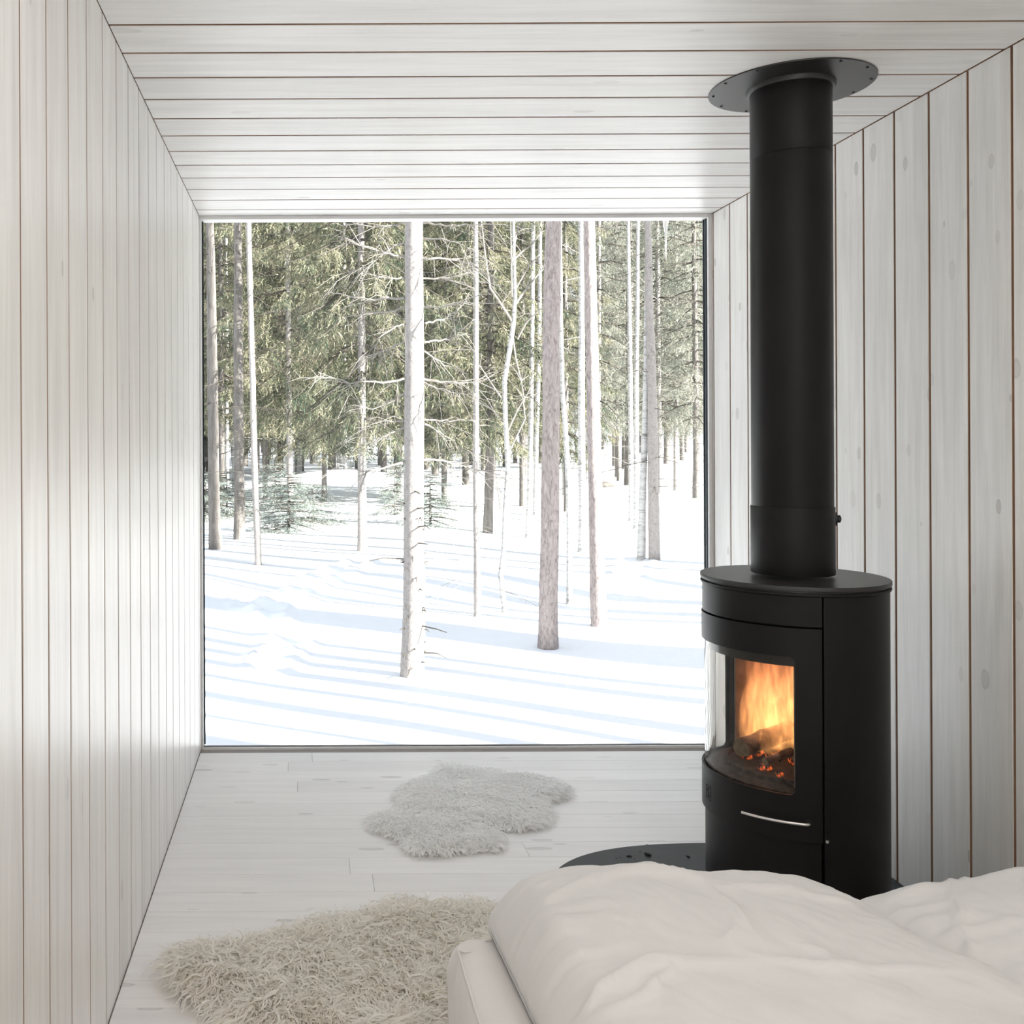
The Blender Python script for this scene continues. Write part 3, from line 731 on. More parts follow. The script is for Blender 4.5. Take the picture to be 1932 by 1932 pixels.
# --- the other trunks, measured one by one
tree('pine_tree', 'thick dark pine trunk standing closest to the window edge by the plain wall', (406, 1036), [(407, 1036, 28), (405, 1000, 23), (403, 900, 21), (401, 700, 20), (398, 520, 17), (396, 415, 15)], 'bark_dark', 13, 21, fol('high'), (12, 1.5, 6, 0.6, 1.6, 0.009), 'twig_dark')
tree('pine_tree', 'dark pine trunk with reddish upper stem, second from the plain wall side', (452, 1017), [(452, 1017, 23), (452, 960, 20), (451, 800, 19), (450, 600, 17), (448, 415, 14)], 'bark_dark', 13, 22, fol('high', 0.9, 1, 2.0), (12, 1.2, 6, 0.6, 1.6, 0.009), 'twig_dark')
tree('spruce_tree', 'slender leaning spruce, trunk lit on one side, in front of two dark pine trunks', (485, 1066), [(487, 1066, 14), (483, 960, 12.5), (479, 800, 11.5), (474, 600, 11), (469, 415, 10)], 'bark_spruce', 9, 23, None, (34, 0.5, 4.5, 0.4, 1.1, 0.0055, 7), 'twig_dark')
tree('spruce_tree', 'spruce with pale thin trunk and sunlit hanging boughs, behind the slender leaning one', (548, 985), [(548, 985, 14), (547, 880, 12), (545, 760, 11), (543, 500, 9), (543, 415, 8)], 'bark_spruce', 15, 24, fol('tall', 0.98, 1.0, 0.4), (16, 1.0, 4, 0.8, 1.8, 0.007), 'twig_dark')
tree('spruce_tree', 'spruce with a grey trunk rising from a clear snow hollow, dark boughs above', (682, 1040), [(683, 1040, 20), (683, 990, 17), (684, 860, 16), (683, 650, 14), (681, 415, 12)], 'bark_spruce', 15, 25, fol('tall2', 1.0, 1.02, 1.1), (18, 1.5, 5, 0.8, 1.9, 0.008), 'twig_dark')
tree('spruce_tree', 'slim straight spruce with fine level twigs, just past the near bare trunk', (900, 1163), [(901, 1163, 14), (900, 1050, 12), (898, 900, 11.5), (898, 600, 10), (897, 415, 8.5)], 'bark_spruce', 8, 27, None, (44, 0.3, 4.8, 0.3, 0.9, 0.004, 8), 'twig')
tree('spruce_tree', 'spruce with dark lower trunk and curtain of beige boughs behind the slim straight one', (921, 1005), [(921, 1005, 20), (923, 950, 18), (925, 860, 17), (926, 650, 14), (926, 415, 11)], 'bark_dark', 14.5, 28, fol('tall2', 1.05, 0.98, 3.0), (20, 1.2, 4.5, 0.8, 1.8, 0.007), 'twig_dark')
tree('birch_tree', 'slim whitish birch trunk rising behind the forked sapling', (996, 1014), [(996, 1014, 11), (999, 930, 10), (1001, 800, 9.5), (1004, 600, 8.5), (1006, 415, 7.5)], 'bark_birch', 11, 29, None, (16, 2, 6, 0.4, 1.0, 0.006))
tree('birch_tree', 'thin pale birch half hidden behind the pinkish pine', (1010, 972), [(1010, 972, 9), (1012, 860, 8.5), (1017, 650, 8), (1020, 415, 7)], 'bark_birch', 11, 30)
tree('pine_tree', 'tall pine with flaky pinkish bark standing forward in the snow', (1034, 1222), [(1034, 1222, 39), (1034, 1190, 36), (1035, 1100, 35), (1037, 900, 33), (1039, 650, 31), (1045, 415, 29)], 'bark_pine', 12, 31, None, (6, 4.2, 6.0, 0.3, 0.7, 0.008), 'twig', None, 0, 32, 0.04)
tree('birch_tree', 'thin speckled birch between the pinkish pine and the half-lit pine', (1074, 1140), [(1074, 1140, 12), (1074, 1000, 10), (1071, 880, 9.5), (1066, 800, 9), (1061, 740, 8.5), (1058, 600, 7.5), (1057, 415, 6)], 'bark_birch', 8, 32, None, (12, 2.2, 4.5, 0.3, 0.8, 0.005))
tree('birch_tree', 'greyish birch with dark stained foot, behind the half-lit pine', (1098, 1041), [(1099, 1041, 17), (1099, 990, 14), (1098, 850, 13), (1097, 600, 11), (1096, 415, 9)], 'bark_birch', 12, 33, None, (14, 2, 6, 0.5, 1.2, 0.007))
tree('pine_tree', 'half-lit smooth pine trunk leaning slightly, in front of the birches', (1130, 1181), [(1131, 1181, 32), (1128, 1080, 28), (1125, 960, 26), (1121, 850, 25), (1117, 650, 23), (1112, 415, 20.5)], 'bark_pine', 11, 34, None, None, 'twig', None, 0, 32, 0.03)
tree('birch_tree', 'white birch of the pair, the one with its foot farther off', (1190, 983), [(1190, 983, 9), (1191, 900, 8.5), (1189, 700, 8), (1186, 520, 7), (1185, 415, 6)], 'bark_birch', 10, 35, None, (14, 1.5, 5, 0.4, 1.2, 0.006))
tree('birch_tree', 'white birch of the pair, the one with its foot nearer', (1200, 997), [(1200, 997, 10), (1201, 900, 9), (1201, 700, 8.5), (1203, 520, 7), (1204, 415, 6)], 'bark_birch', 10, 36, None, (14, 1.5, 5, 0.4, 1.2, 0.006))
tree('birch_tree', 'pale birch trunk touching the shaded spruce trunk nearest the stove pipe', (1208, 1056), [(1209, 1056, 16), (1212, 960, 14), (1216, 850, 12), (1219, 700, 10), (1221, 415, 7)], 'bark_birch', 8, 37)
tree('spruce_tree', 'spruce trunk with one shaded side and many fine branches, near the stove pipe', (1234, 1057), [(1234, 1057, 22), (1234, 960, 20), (1232, 850, 18), (1229, 700, 16), (1225, 560, 14), (1222, 415, 12)], 'bark_spruce', 11, 38, None, (36, 1.0, 6, 0.6, 1.8, 0.006, 7), 'twig_dark')
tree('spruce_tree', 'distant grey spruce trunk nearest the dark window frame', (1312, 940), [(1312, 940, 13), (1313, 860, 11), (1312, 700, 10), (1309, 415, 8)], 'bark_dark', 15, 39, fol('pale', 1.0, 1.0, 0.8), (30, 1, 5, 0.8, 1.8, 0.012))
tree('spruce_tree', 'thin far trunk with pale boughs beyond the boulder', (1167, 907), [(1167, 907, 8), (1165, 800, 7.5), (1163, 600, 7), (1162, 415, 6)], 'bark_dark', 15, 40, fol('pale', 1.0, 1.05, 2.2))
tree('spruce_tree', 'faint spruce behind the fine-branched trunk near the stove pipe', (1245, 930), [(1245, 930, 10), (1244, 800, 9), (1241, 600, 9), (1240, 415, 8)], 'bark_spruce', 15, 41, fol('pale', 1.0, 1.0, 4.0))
tree('spruce_tree', 'dark green spruce showing between the pinkish pine and the half-lit pine', (1068, 965), [(1068, 965, 9), (1067, 800, 8), (1066, 415, 6)], 'bark_dark', 13.5, 42, fol('tall3', 0.62, 1.0, 0.9))
tree('spruce_tree', 'spruce with a thin pale trunk half hidden behind the near bare trunk', (752, 938), [(752, 938, 11), (752, 860, 10), (751, 760, 9.5), (751, 415, 8)], 'bark_spruce', 15, 43, fol('tall', 0.85, 1.0, 3.3), (20, 1.0, 4, 0.7, 1.5, 0.009))
tree('spruce_tree', 'dark spruce filling the gap above the young snowy spruces', (612, 945), [(612, 945, 10), (612, 800, 9), (611, 415, 8)], 'bark_dark', 15, 44, fol('tall3', 1.1, 1.1, 5.0))
tree('spruce_tree', 'spruce with spreading boughs right behind the near bare trunk', (838, 950), [(838, 950, 11), (839, 800, 10), (840, 415, 8)], 'bark_dark', 15, 45, fol('tall3', 1.0, 1.1, 1.7), (20, 0.8, 3, 0.7, 1.6, 0.009))
tree('spruce_tree', 'green spruce boughs at the top corner by the plain wall', (418, 960), [(418, 960, 12), (418, 800, 11), (416, 415, 9)], 'bark_dark', 15, 46, fol('tall', 0.95, 1.0, 2.7), (20, 1, 4, 0.8, 1.6, 0.009))
tree('spruce_tree', 'beige and green spruce behind the forked sapling', (985, 955), [(985, 955, 11), (985, 800, 10), (985, 415, 8)], 'bark_dark', 15, 47, fol('tall', 0.85, 1.0, 5.1), (20, 1, 4, 0.8, 1.6, 0.009))
tree('spruce_tree', 'spruce with drooping boughs between the two dark pine trunks and the pale one', (500, 940), [(500, 940, 11), (500, 800, 10), (498, 415, 8)], 'bark_dark', 15, 48, fol('tall2', 1.0, 1.05, 4.4), (20, 1, 4, 0.8, 1.6, 0.009))
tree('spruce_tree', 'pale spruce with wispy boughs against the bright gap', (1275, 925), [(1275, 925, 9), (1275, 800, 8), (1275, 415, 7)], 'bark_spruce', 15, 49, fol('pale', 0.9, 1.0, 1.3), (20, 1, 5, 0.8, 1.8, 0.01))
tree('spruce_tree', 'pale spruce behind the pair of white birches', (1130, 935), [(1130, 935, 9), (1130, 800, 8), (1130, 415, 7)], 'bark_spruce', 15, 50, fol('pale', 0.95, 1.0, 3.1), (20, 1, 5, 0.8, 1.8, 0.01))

# --- forked sapling
b, d, P, rad = stem_points((952, 1155), [(952, 1155, 11), (948, 1120, 10), (944, 1082, 9.5), (950, 1040, 9.5), (953, 960, 9), (958, 880, 8.5), (954, 800, 8.5), (952, 720, 9), (962, 660, 9), (969, 612, 8.5), (972, 560, 7), (970, 490, 6), (969, 415, 5)])
sap = tag(empty('sapling_tree', b), 'crooked bare leafless sapling with a forked top, beside the slim straight spruce', 'tree')
PP = [p - b for p in P]; PP.insert(0, PP[0] - Vector((0, 0, 0.1))); rad.insert(0, rad[0]); PP.append(PP[-1] + Vector((0.05, 0, 1.5))); rad.append(0.006)
mb = MB(); trunk_mesh(mb, PP, rad, 51, 14, 0.05); mb.build('trunk', M['bark_birch'], sap, 180)
SB = [[(966, 606, 5), (945, 575, 4.5), (923, 545, 4), (915, 500, 3.5), (908, 450, 2.5), (903, 415, 2)], [(972, 575, 5), (990, 550, 4), (1015, 520, 3), (1030, 505, 2)],
      [(970, 490, 4), (985, 475, 3.5), (1005, 460, 3), (1025, 435, 2)], [(971, 460, 3.5), (978, 440, 3), (986, 415, 2.5)], [(976, 640, 4.5), (990, 610, 3.5), (1010, 590, 2.5), (1026, 578, 2)],
      [(966, 560, 3), (962, 500, 3), (958, 415, 2)], [(968, 640, 3.5), (972, 680, 3), (980, 720, 2.5), (985, 760, 2)], [(955, 820, 4), (975, 775, 3), (992, 745, 2)], [(957, 860, 3), (990, 790, 3), (985, 752, 2.5)],
      [(955, 800, 3), (930, 770, 2.5), (900, 752, 2)], [(973, 545, 3), (1000, 500, 2.5), (1028, 470, 1.5)], [(945, 960, 4), (940, 930, 3), (937, 912, 2)], [(952, 760, 3), (925, 720, 2.5), (905, 690, 2)]]
rg = random.Random(8)
for br in SB:
    mb = MB(); dy = rg.uniform(-0.3, 0.3)
    pts = [(at_depth(p[0], p[1], d) - b) + Vector((0, dy * i / len(br), 0)) for i, p in enumerate(br)]
    mb.tube(pts, [p[2] * d / F / 2 for p in br], 6)
    for _ in range(5):
        i = rg.randrange(1, len(pts)); q = pts[i]
        v = Vector((rg.uniform(-1, 1), rg.uniform(-1, 1), rg.uniform(0.0, 1.2))).normalized() * rg.uniform(0.08, 0.3)
        mb.tube([q, q + v * 0.5 + Vector((0.01, 0, 0.01)), q + v], [0.004, 0.003, 0.002], 4)
    mb.build('branch', M['twig'], sap)

# --- young spruces in the snow
def young(px, py, s, sz, rz, label):
    g = on_ground(px, py); r = tag(empty('young_spruce', g), label, 'young tree')
    mb = MB(); mb.tube([(0, 0, -0.1), (0, 0, 1.0 * sz), (0, 0, 1.85 * sz)], [0.03 * s, 0.02 * s, 0.004], 8); mb.build('stem', M['bark_dark'], r)
    for nm, me, sc_, rz_ in fol('young', s, sz, rz):
        o = link(nm, me, r); o.scale = sc_; o.rotation_euler = (0, 0, rz_)
young(545, 1004, 0.95, 0.6, 0.3, 'small frosty young spruce beside the slender leaning trunk')
young(812, 990, 0.85, 0.55, 1.3, 'small frosty young spruce peeping out behind the near bare trunk')
young(592, 992, 0.8, 0.45, 2.6, 'lowest bushy young spruce at the foot of the snow slope')
young(745, 972, 0.55, 0.6, 4.1, 'tiny bluish young spruce close behind the near bare trunk')
young(428, 975, 0.9, 0.55, 3.4, 'young spruce tucked between the two dark pine trunks')
young(388, 985, 0.9, 0.6, 5.4, 'young spruce cut off by the window edge beside the plain wall')
young(520, 960, 1.0, 0.6, 2.2, 'taller young spruce behind the pale thin trunk')

# --- the forest behind: many trees nothing tells apart
rg = random.Random(17)
NB = 0
kinds = ['tall', 'tall2', 'tall3', 'pale']
mbt = MB(); trunk_mesh(mbt, [(0, 0, -0.4), (0, 0, 0.3), (0.05, 0, 5), (0, 0, 14)], [0.13, 0.12, 0.09, 0.02], 77, 10, 0.05)
_t = mbt.build('trunk', M['bark_dark'], None, 180); TRUNK_ME = _t.data; bpy.data.objects.remove(_t)
for row, (d0, d1, n, p0, p1) in enumerate(((30, 40, 20, 340, 1380), (40, 56, 30, 340, 1380), (56, 80, 38, 340, 1380), (24, 36, 13, -330, 330), (36, 60, 18, -430, 340), (45, 75, 10, 1400, 1700))):
    for i in range(n):
        dd = rg.uniform(d0, d1); u = (i + rg.uniform(0.1, 0.9)) / n
        px = p0 + u * (p1 - p0)
        if row == 0 and px > 1040 and rg.random() < 0.5: continue
        p = at_depth(px, 800, dd); x = p.x
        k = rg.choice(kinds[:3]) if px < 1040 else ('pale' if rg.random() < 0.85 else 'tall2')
        root = tag(empty('background_spruce', (x, dd, ground1(x, dd))), 'distant spruce in the dense forest wall behind the measured trunks' if False else 'distant spruce in the dense forest behind the nearer trunks', 'tree', 'distant forest spruces')
        s = rg.uniform(0.85, 1.25); rz = rg.uniform(0, 6.28); sz = rg.uniform(0.9, 1.25) * (1.25 if row == 2 else 1.0)
        o = link('trunk', TRUNK_ME, root); o.scale = (s, s, sz); o.rotation_euler = (0, 0, rz)
        for nm, me, sc_, rz_ in fol(k, s, sz, rz):
            o = link(nm, me, root); o.scale = sc_; o.rotation_euler = (0, 0, rz_)
        NB += 1
# thin straight stems far off
mbt = MB(); trunk_mesh(mbt, [(0, 0, -0.3), (0, 0, 6), (0, 0, 12)], [0.085, 0.07, 0.03], 78, 8, 0.05)
_t = mbt.build('trunk', M['bark_birch'], None, 180); THIN_ME = _t.data; bpy.data.objects.remove(_t)
for i in range(26):
    px = rg.choice([rg.uniform(385, 660), rg.uniform(385, 660), rg.uniform(1060, 1330)]); dd = rg.uniform(26, 60)
    x = at_depth(px, 800, dd).x
    root = tag(empty('distant_birch', (x, dd, ground1(x, dd))), 'thin straight bare stem far off among the forest spruces', 'tree', 'thin distant stems')
    o = link('trunk', THIN_ME, root); s = rg.uniform(0.6, 1.2); o.scale = (s, s, 1)
# pines standing outside the view, whose shadows cross the snow
rg = random.Random(23)
mbt = MB(); trunk_mesh(mbt, [(0, 0, -0.4), (0, 0, 0.3), (0.1, 0, 6), (0, 0, 12.5)], [0.16, 0.13, 0.11, 0.05], 79, 12, 0.05)
_t = mbt.build('trunk', M['bark_pine'], None, 180); PINE_ME = _t.data; bpy.data.objects.remove(_t)
for i, y0 in enumerate((5.9, 6.5, 7.0, 7.55, 8.05, 9.05, 9.6, 10.6, 10.82, 11.1, 12.75, 13.3, 14.1, 15.2, 16.3, 17.4)):
    s_ = rg.uniform(4.5, 9.5)
    x, yy = SUN_AZ.x * s_, y0 + SUN_AZ.y * s_
    if x < 0.42 * yy + 1.0 and yy > 3: x = 0.42 * yy + 1.6; s_ = x / SUN_AZ.x; yy = y0 + SUN_AZ.y * s_
    root = tag(empty('shadow_pine', (x, yy, ground1(x, yy))), 'pine outside the window view that throws a long shadow on the snow', 'tree', 'pines throwing shadows')
    o = link('trunk', PINE_ME, root); k = 1.4 if 10.5 < y0 < 10.9 else rg.uniform(0.5, 1.25); o.scale = (k, k, 1)

# --- boulder and icicle
g = on_ground(1146, 918); mb = MB()
bm = bmesh.new(); bmesh.ops.create_icosphere(bm, subdivisions=3, radius=0.35)
for v in bm.verts:
    v.co *= 1 + 0.35 * noise.noise(v.co * 3.1); v.co.z *= 0.45
me = bpy.data.meshes.new('boulder'); bm.to_mesh(me); bm.free(); me.materials.append(M['bark_dark'])
o = link('boulder', me); o.location = g; tag(o, 'small dark boulder half buried in the snow beyond the half-lit pine', 'boulder')
mb = MB(); ip = at_depth(1256, 412, 4.32); tip = at_depth(1257.5, 490, 4.32)
zz = ZC + 0.062
prof = [(0.020, zz), (0.017, zz - 0.03), (0.013, ip.z - 0.01), (0.010, ip.z - 0.03), (0.006, ip.z - 0.06), (0.004, ip.z - 0.09), (0.0026, ip.z - 0.13), (0.0012, tip.z)]
mb.lathe(prof, (ip.x, 4.32), 14)
for i, v in enumerate(mb.v): mb.v[i] = (v[0] + 0.003 * noise.noise(Vector((0, 3, v[2] * 40))), v[1], v[2])
tag(mb.build('icicle', M['ice'], None, 180), 'clear icicle hanging from the roof edge outside the window', 'icicle')

# ------------------------------------------------------------------ stove
CX, CY = 1.283, 2.63
st = tag(empty('wood_stove', (CX, CY, 0.008)), 'round black steel wood stove with a curved glass door and a burning fire', 'stove')
C0 = (0.0, 0.0); Z0 = -0.008     # local heights are measured from the floor
def zz_(z): return z - 0.008
mb = MB(); mb.arc(C0, 0.19, 0.2165, 99.5, 260.5, zz_(0.008), zz_(0.279)); mb.build('base', M['steel_black'], st, 30, 0.0012)
mb = MB(); mb.arc(C0, 0.198, 0.2225, 261.7, 458.3, zz_(0.008), zz_(0.877), 64); mb.build('side_panel', M['steel_black'], st, 30, 0.0015)
mb = MB(); mb.arc(C0, 0.19, 0.2225, 99.2, 260.8, zz_(0.8035), zz_(0.877)); mb.build('upper_panel', M['steel_black'], st, 30, 0.0012)
mb = MB(); mb.lathe([(0.219, zz_(0.8765)), (0.2265, zz_(0.878)), (0.2275, zz_(0.881)), (0.2265, zz_(0.8845)), (0.215, zz_(0.8845))], C0, 96); mb.build('rim', M['steel_black'], st, 40)
mb = MB(); mb.lathe([(0.218, zz_(0.8845)), (0.218, zz_(0.890)), (0.2265, zz_(0.8902)), (0.2275, zz_(0.8915)), (0.2275, zz_(0.8995)), (0.2265, zz_(0.9010)), (0.02, zz_(0.9012))], C0, 96); mb.build('top_plate', M['steel_black_top'], st, 35)
# core that closes the gaps
mb = MB(); mb.lathe([(0.19, zz_(0.009)), (0.19, zz_(0.38))], C0, 64); mb.lathe([(0.19, zz_(0.745)), (0.19, zz_(0.882))], C0, 64); mb.build('inner_shell', M['dark_gap'], st, 30)
# door: one curved sheet with a glazed opening
def door_sheet(r0, r1, a0, a1, z0, z1, ga0, ga1, gz0, gz1, cr):
    mb = MB()
    def ins(a, z):
        # inside the rounded glazed opening?
        da = min(a - ga0, ga1 - a) * math.pi / 180 * r1; dz = min(z - gz0, gz1 - z)
        if da <= 0 or dz <= 0: return False
        if da < cr and dz < cr: return (cr - da) ** 2 + (cr - dz) ** 2 < cr * cr
        return True
    return mb, ins
def door_bm():
    r0, r1 = 0.2185, 0.2245; a0, a1, z0, z1 = 99.6, 260.4, 0.2815, 0.7995; ga0, ga1, gz0, gz1 = 114.5, 245.0, 0.392, 0.7285; cr = 0.014
    def P(a, z, r): t = R(a); return (r * math.cos(t), r * math.sin(t), zz_(z))
    n = 72; outer, inner = [], []
    k = 10
    # walk matching outer and inner loops (same count)
    ca = math.degrees(cr / r1)
    inner2 = []
    for i in range(n + 1): inner2.append((ga0 + ca + (ga1 - ga0 - 2 * ca) * i / n, gz0))
    for i in range(1, k): t = -math.pi / 2 + math.pi / 2 * i / k; inner2.append((ga1 - ca + ca * math.cos(t), gz0 + cr + cr * math.sin(t)))
    for i in range(13): inner2.append((ga1, gz0 + cr + (gz1 - gz0 - 2 * cr) * i / 12))
    for i in range(1, k): t = math.pi / 2 * i / k; inner2.append((ga1 - ca + ca * math.cos(t), gz1 - cr + cr * math.sin(t)))
    for i in range(n + 1): inner2.append((ga1 - ca - (ga1 - ga0 - 2 * ca) * i / n, gz1))
    for i in range(1, k): t = math.pi / 2 + math.pi / 2 * i / k; inner2.append((ga0 + ca + ca * math.cos(t), gz1 - cr + cr * math.sin(t)))
    for i in range(13): inner2.append((ga0, gz1 - cr - (gz1 - gz0 - 2 * cr) * i / 12))
    for i in range(1, k): t = math.pi + math.pi / 2 * i / k; inner2.append((ga0 + ca + ca * math.cos(t), gz0 + cr + cr * math.sin(t)))
    outer2 = []
    for i in range(n + 1): outer2.append((a0 + (a1 - a0) * i / n, z0))
    outer2 += [(a1, z0 + (gz0 + cr - z0) * i / k) for i in range(1, k)]
    outer2 += [(a1, gz0 + cr + (gz1 - gz0 - 2 * cr) * i / 12) for i in range(13)]
    outer2 += [(a1, gz1 - cr + (z1 - gz1 + cr) * i / k) for i in range(1, k)]
    outer2 += [(a1 - (a1 - a0) * i / n, z1) for i in range(n + 1)]
    outer2 += [(a0, z1 - (z1 - gz1 + cr) * i / k) for i in range(1, k)]
    outer2 += [(a0, gz1 - cr - (gz1 - gz0 - 2 * cr) * i / 12) for i in range(13)]
    outer2 += [(a0, gz0 + cr - (gz0 + cr - z0) * i / k) for i in range(1, k)]
    m = len(inner2); S = 6
    mb = MB(); vs = []
    for r in (r1, r0):
        for s in range(S + 1):
            f = s / S
            for (oa, oz), (ia, iz) in zip(outer2, inner2): vs.append(P(oa + (ia - oa) * f, oz + (iz - oz) * f, r))
    fs = []; lay = (S + 1) * m
    for side in (0, 1):
        for s in range(S):
            for i in range(m):
                a, b2 = side * lay + s * m + i, side * lay + s * m + (i + 1) % m
                fs.append((a, b2, b2 + m, a + m) if side == 0 else (a, a + m, b2 + m, b2))
    for s in (0, S):
        for i in range(m):
            a, b2 = s * m + i, s * m + (i + 1) % m
            fs.append((a, b2, b2 + lay, a + lay))
    mb.add(vs, fs); return mb
door = door_bm().build('door', M['steel_black'], st, 30)
mb = MB(); mb.arc(C0, 0.2130, 0.2170, 111.5, 248.0, zz_(0.376), zz_(0.744), 72); g_ = mb.build('glass', M['stove_glass'], door, 30); g_['label'] = 'curved clear door glass'
# door rebate seen through the glass
mb = MB(); mb.arc(C0, 0.196, 0.2085, 112, 248, zz_(0.703), zz_(0.744), 48); mb.build('air_deflector', M['steel_black'], st, 30)
mb = MB(); mb.arc(C0, 0.196, 0.212, 245.2, 258, zz_(0.38), zz_(0.744), 8); mb.arc(C0, 0.196, 0.212, 102, 114.3, zz_(0.38), zz_(0.744), 8); mb.build('door_rebate', M['dark_gap'], st, 30)
# firebox: floor, lining, ash lip
mb = MB(); mb.box((-0.085, 0.155, zz_(0.385)), (0.102, 0.165, zz_(0.745))); mb.box((-0.075, -0.165, zz_(0.385)), (0.102, -0.155, zz_(0.745))); mb.box((0.102, -0.16, zz_(0.385)), (0.112, 0.16, zz_(0.745)))
mb.build('firebox_lining', M['vermiculite'], st, None, 0.002)
mb = MB(); mb.lathe([(0.205, zz_(0.380)), (0.205, zz_(0.392)), (0.168, zz_(0.398)), (0.166, zz_(0.410)), (0.160, zz_(0.410)), (0.158, zz_(0.400)), (0.02, zz_(0.399))], C0, 72); mb.build('fire_tray', M['ash'], st, 40)
mb = MB(); mb.box((-0.12, -0.15, zz_(0.738)), (0.10, 0.15, zz_(0.745))); mb.build('baffle', M['vermiculite'], st)
# handle, catch, emblem
mb = MB(); pts = []
for i in range(25):
    a = R(-144 + 34.5 * i / 24); pts.append((0.2465 * math.cos(a), 0.2465 * math.sin(a), zz_(0.330 + 0.002 * i / 24)))
a = R(-108.2); pts += [(0.242 * math.cos(a), 0.242 * math.sin(a), zz_(0.332)), (0.218 * math.cos(R(-107.6)), 0.218 * math.sin(R(-107.6)), zz_(0.332))]
mb.tube(pts, 0.0046, 12); h_ = mb.build('handle', M['chrome'], door, 60); h_['label'] = 'curved steel rod handle'
mb = MB(); a = R(-107.6); c = Vector((math.cos(a), math.sin(a), 0))
mb.tube([c * 0.2235 + Vector((0, 0, zz_(0.332))), c * 0.2252 + Vector((0, 0, zz_(0.332)))], 0.0085, 20); mb.build('handle_socket', M['dark_gap'], door, 60)
mb = MB(); a = R(-97.0); c = Vector((math.cos(a), math.sin(a), 0))
mb.tube([c * 0.221 + Vector((0, 0, zz_(0.287))), c * 0.2245 + Vector((0, 0, zz_(0.287)))], 0.004, 12); mb.build('door_catch', M['chrome'], st, 60)
mb = MB()
for a0 in (200, 228):
    mb.arc(C0, 0.19, 0.2172, a0, a0 + 20 , zz_(0.2755), zz_(0.2795), 12)
mb.build('air_lever_slot', M['dark_gap'], st)
# emblem: a raised S in a square outline at the middle of the lower door
def on_door(a_off, z, r=0.2248): t = R(180) + a_off / 0.2245; return (r * math.cos(t), r * math.sin(t), zz_(z))
mb = MB(); hw, hz, zc = 0.015, 0.0185, 0.329
sq = [(-hw, -hz), (hw, -hz), (hw, hz), (-hw, hz), (-hw, -hz)]
for (x0, z0), (x1, z1) in zip(sq[:-1], sq[1:]): mb.tube([on_door(x0 + (x1 - x0) * i / 6, zc + z0 + (z1 - z0) * i / 6) for i in range(7)], 0.0006, 6)
S_ = [(0.0045, 0.0062), (0.002, 0.0085), (-0.0015, 0.0085), (-0.004, 0.0062), (-0.0035, 0.0032), (0.0, 0.0004), (0.0036, -0.0028), (0.0042, -0.006), (0.0018, -0.0085), (-0.0018, -0.0085), (-0.0045, -0.0062)]
# seen from outside, along the wall-facing door, +offset runs towards the viewer
mb.tube([on_door(x * 1.45, zc + z * 1.45) for x, z in S_], 0.0010, 6)
mb.build('emblem', M['dark_gap'], door, 60)

# flue
fl = tag(empty('flue_pipe', (1.278, 2.62, 0.9095)), 'tall black flue pipe rising from the stove to the ceiling', 'flue')
def zf(z): return z - 0.9095
mb = MB(); mb.lathe([(0.1005, zf(0.9098)), (0.1010, zf(0.912)), (0.1010, zf(1.0835)), (0.1002, zf(1.085))], C0, 72); mb.build('lower_sleeve', M['steel_black'], fl, 40)
mb = MB(); mb.lathe([(0.0980, zf(1.085)), (0.0984, zf(1.087)), (0.0984, zf(1.9985)), (0.0972, zf(1.9998))], C0, 72); mb.build('pipe', M['steel_black'], fl, 40)
mb = MB(); mb.lathe([(0.0972, zf(1.9998)), (0.0984, zf(2.0015)), (0.0984, zf(ZC - 0.012))], C0, 72); mb.build('upper_sleeve', M['steel_black'], fl, 40)
kz = zf(1.053); a = R(-18); kd = Vector((math.cos(a), math.sin(a), 0))
mb = MB(); mb.tube([kd * 0.098 + Vector((0, 0, kz)), kd * 0.104 + Vector((0, 0, kz))], 0.018, 16)
mb.tube([kd * 0.104 + Vector((0, 0, kz)), kd * 0.107 + Vector((0, 0, kz)), kd * 0.112 + Vector((0, 0, kz)), kd * 0.115 + Vector((0, 0, kz))], [0.005, 0.010, 0.010, 0.006], 16)
mb.build('damper_knob', M['screw'], fl, 40)
rs = tag(empty('ceiling_rosette', (1.278, 2.62, ZC)), 'round black collar plate screwed to the ceiling round the flue', 'flue collar')
mb = MB(); mb.lathe([(0.104, -0.0035), (0.104, -0.0002), (0.2000, -0.0002), (0.2008, -0.0012), (0.2000, -0.0035), (0.104, -0.0035)], C0, 96, 0, False); mb.build('plate', M['steel_black_top'], rs, 30)
mb = MB(); mb.lathe([(0.0992, -0.016), (0.0992, -0.001), (0.108, -0.001), (0.1075, -0.009), (0.1045, -0.0155), (0.0992, -0.016)], C0, 72, 0, False); mb.build('ring', M['steel_black_top'], rs, 40)
for i in range(12):
    a = 2 * math.pi * (i + 0.35) / 12; p = Vector((0.188 * math.cos(a), 0.188 * math.sin(a), 0))
    mb = MB(); mb.tube([p + Vector((0, 0, -0.003)), p + Vector((0, 0, -0.0055)), p + Vector((0, 0, -0.0065))], [0.0036, 0.0033, 0.0018], 10); mb.build('screw', M['screw'], rs, 40)

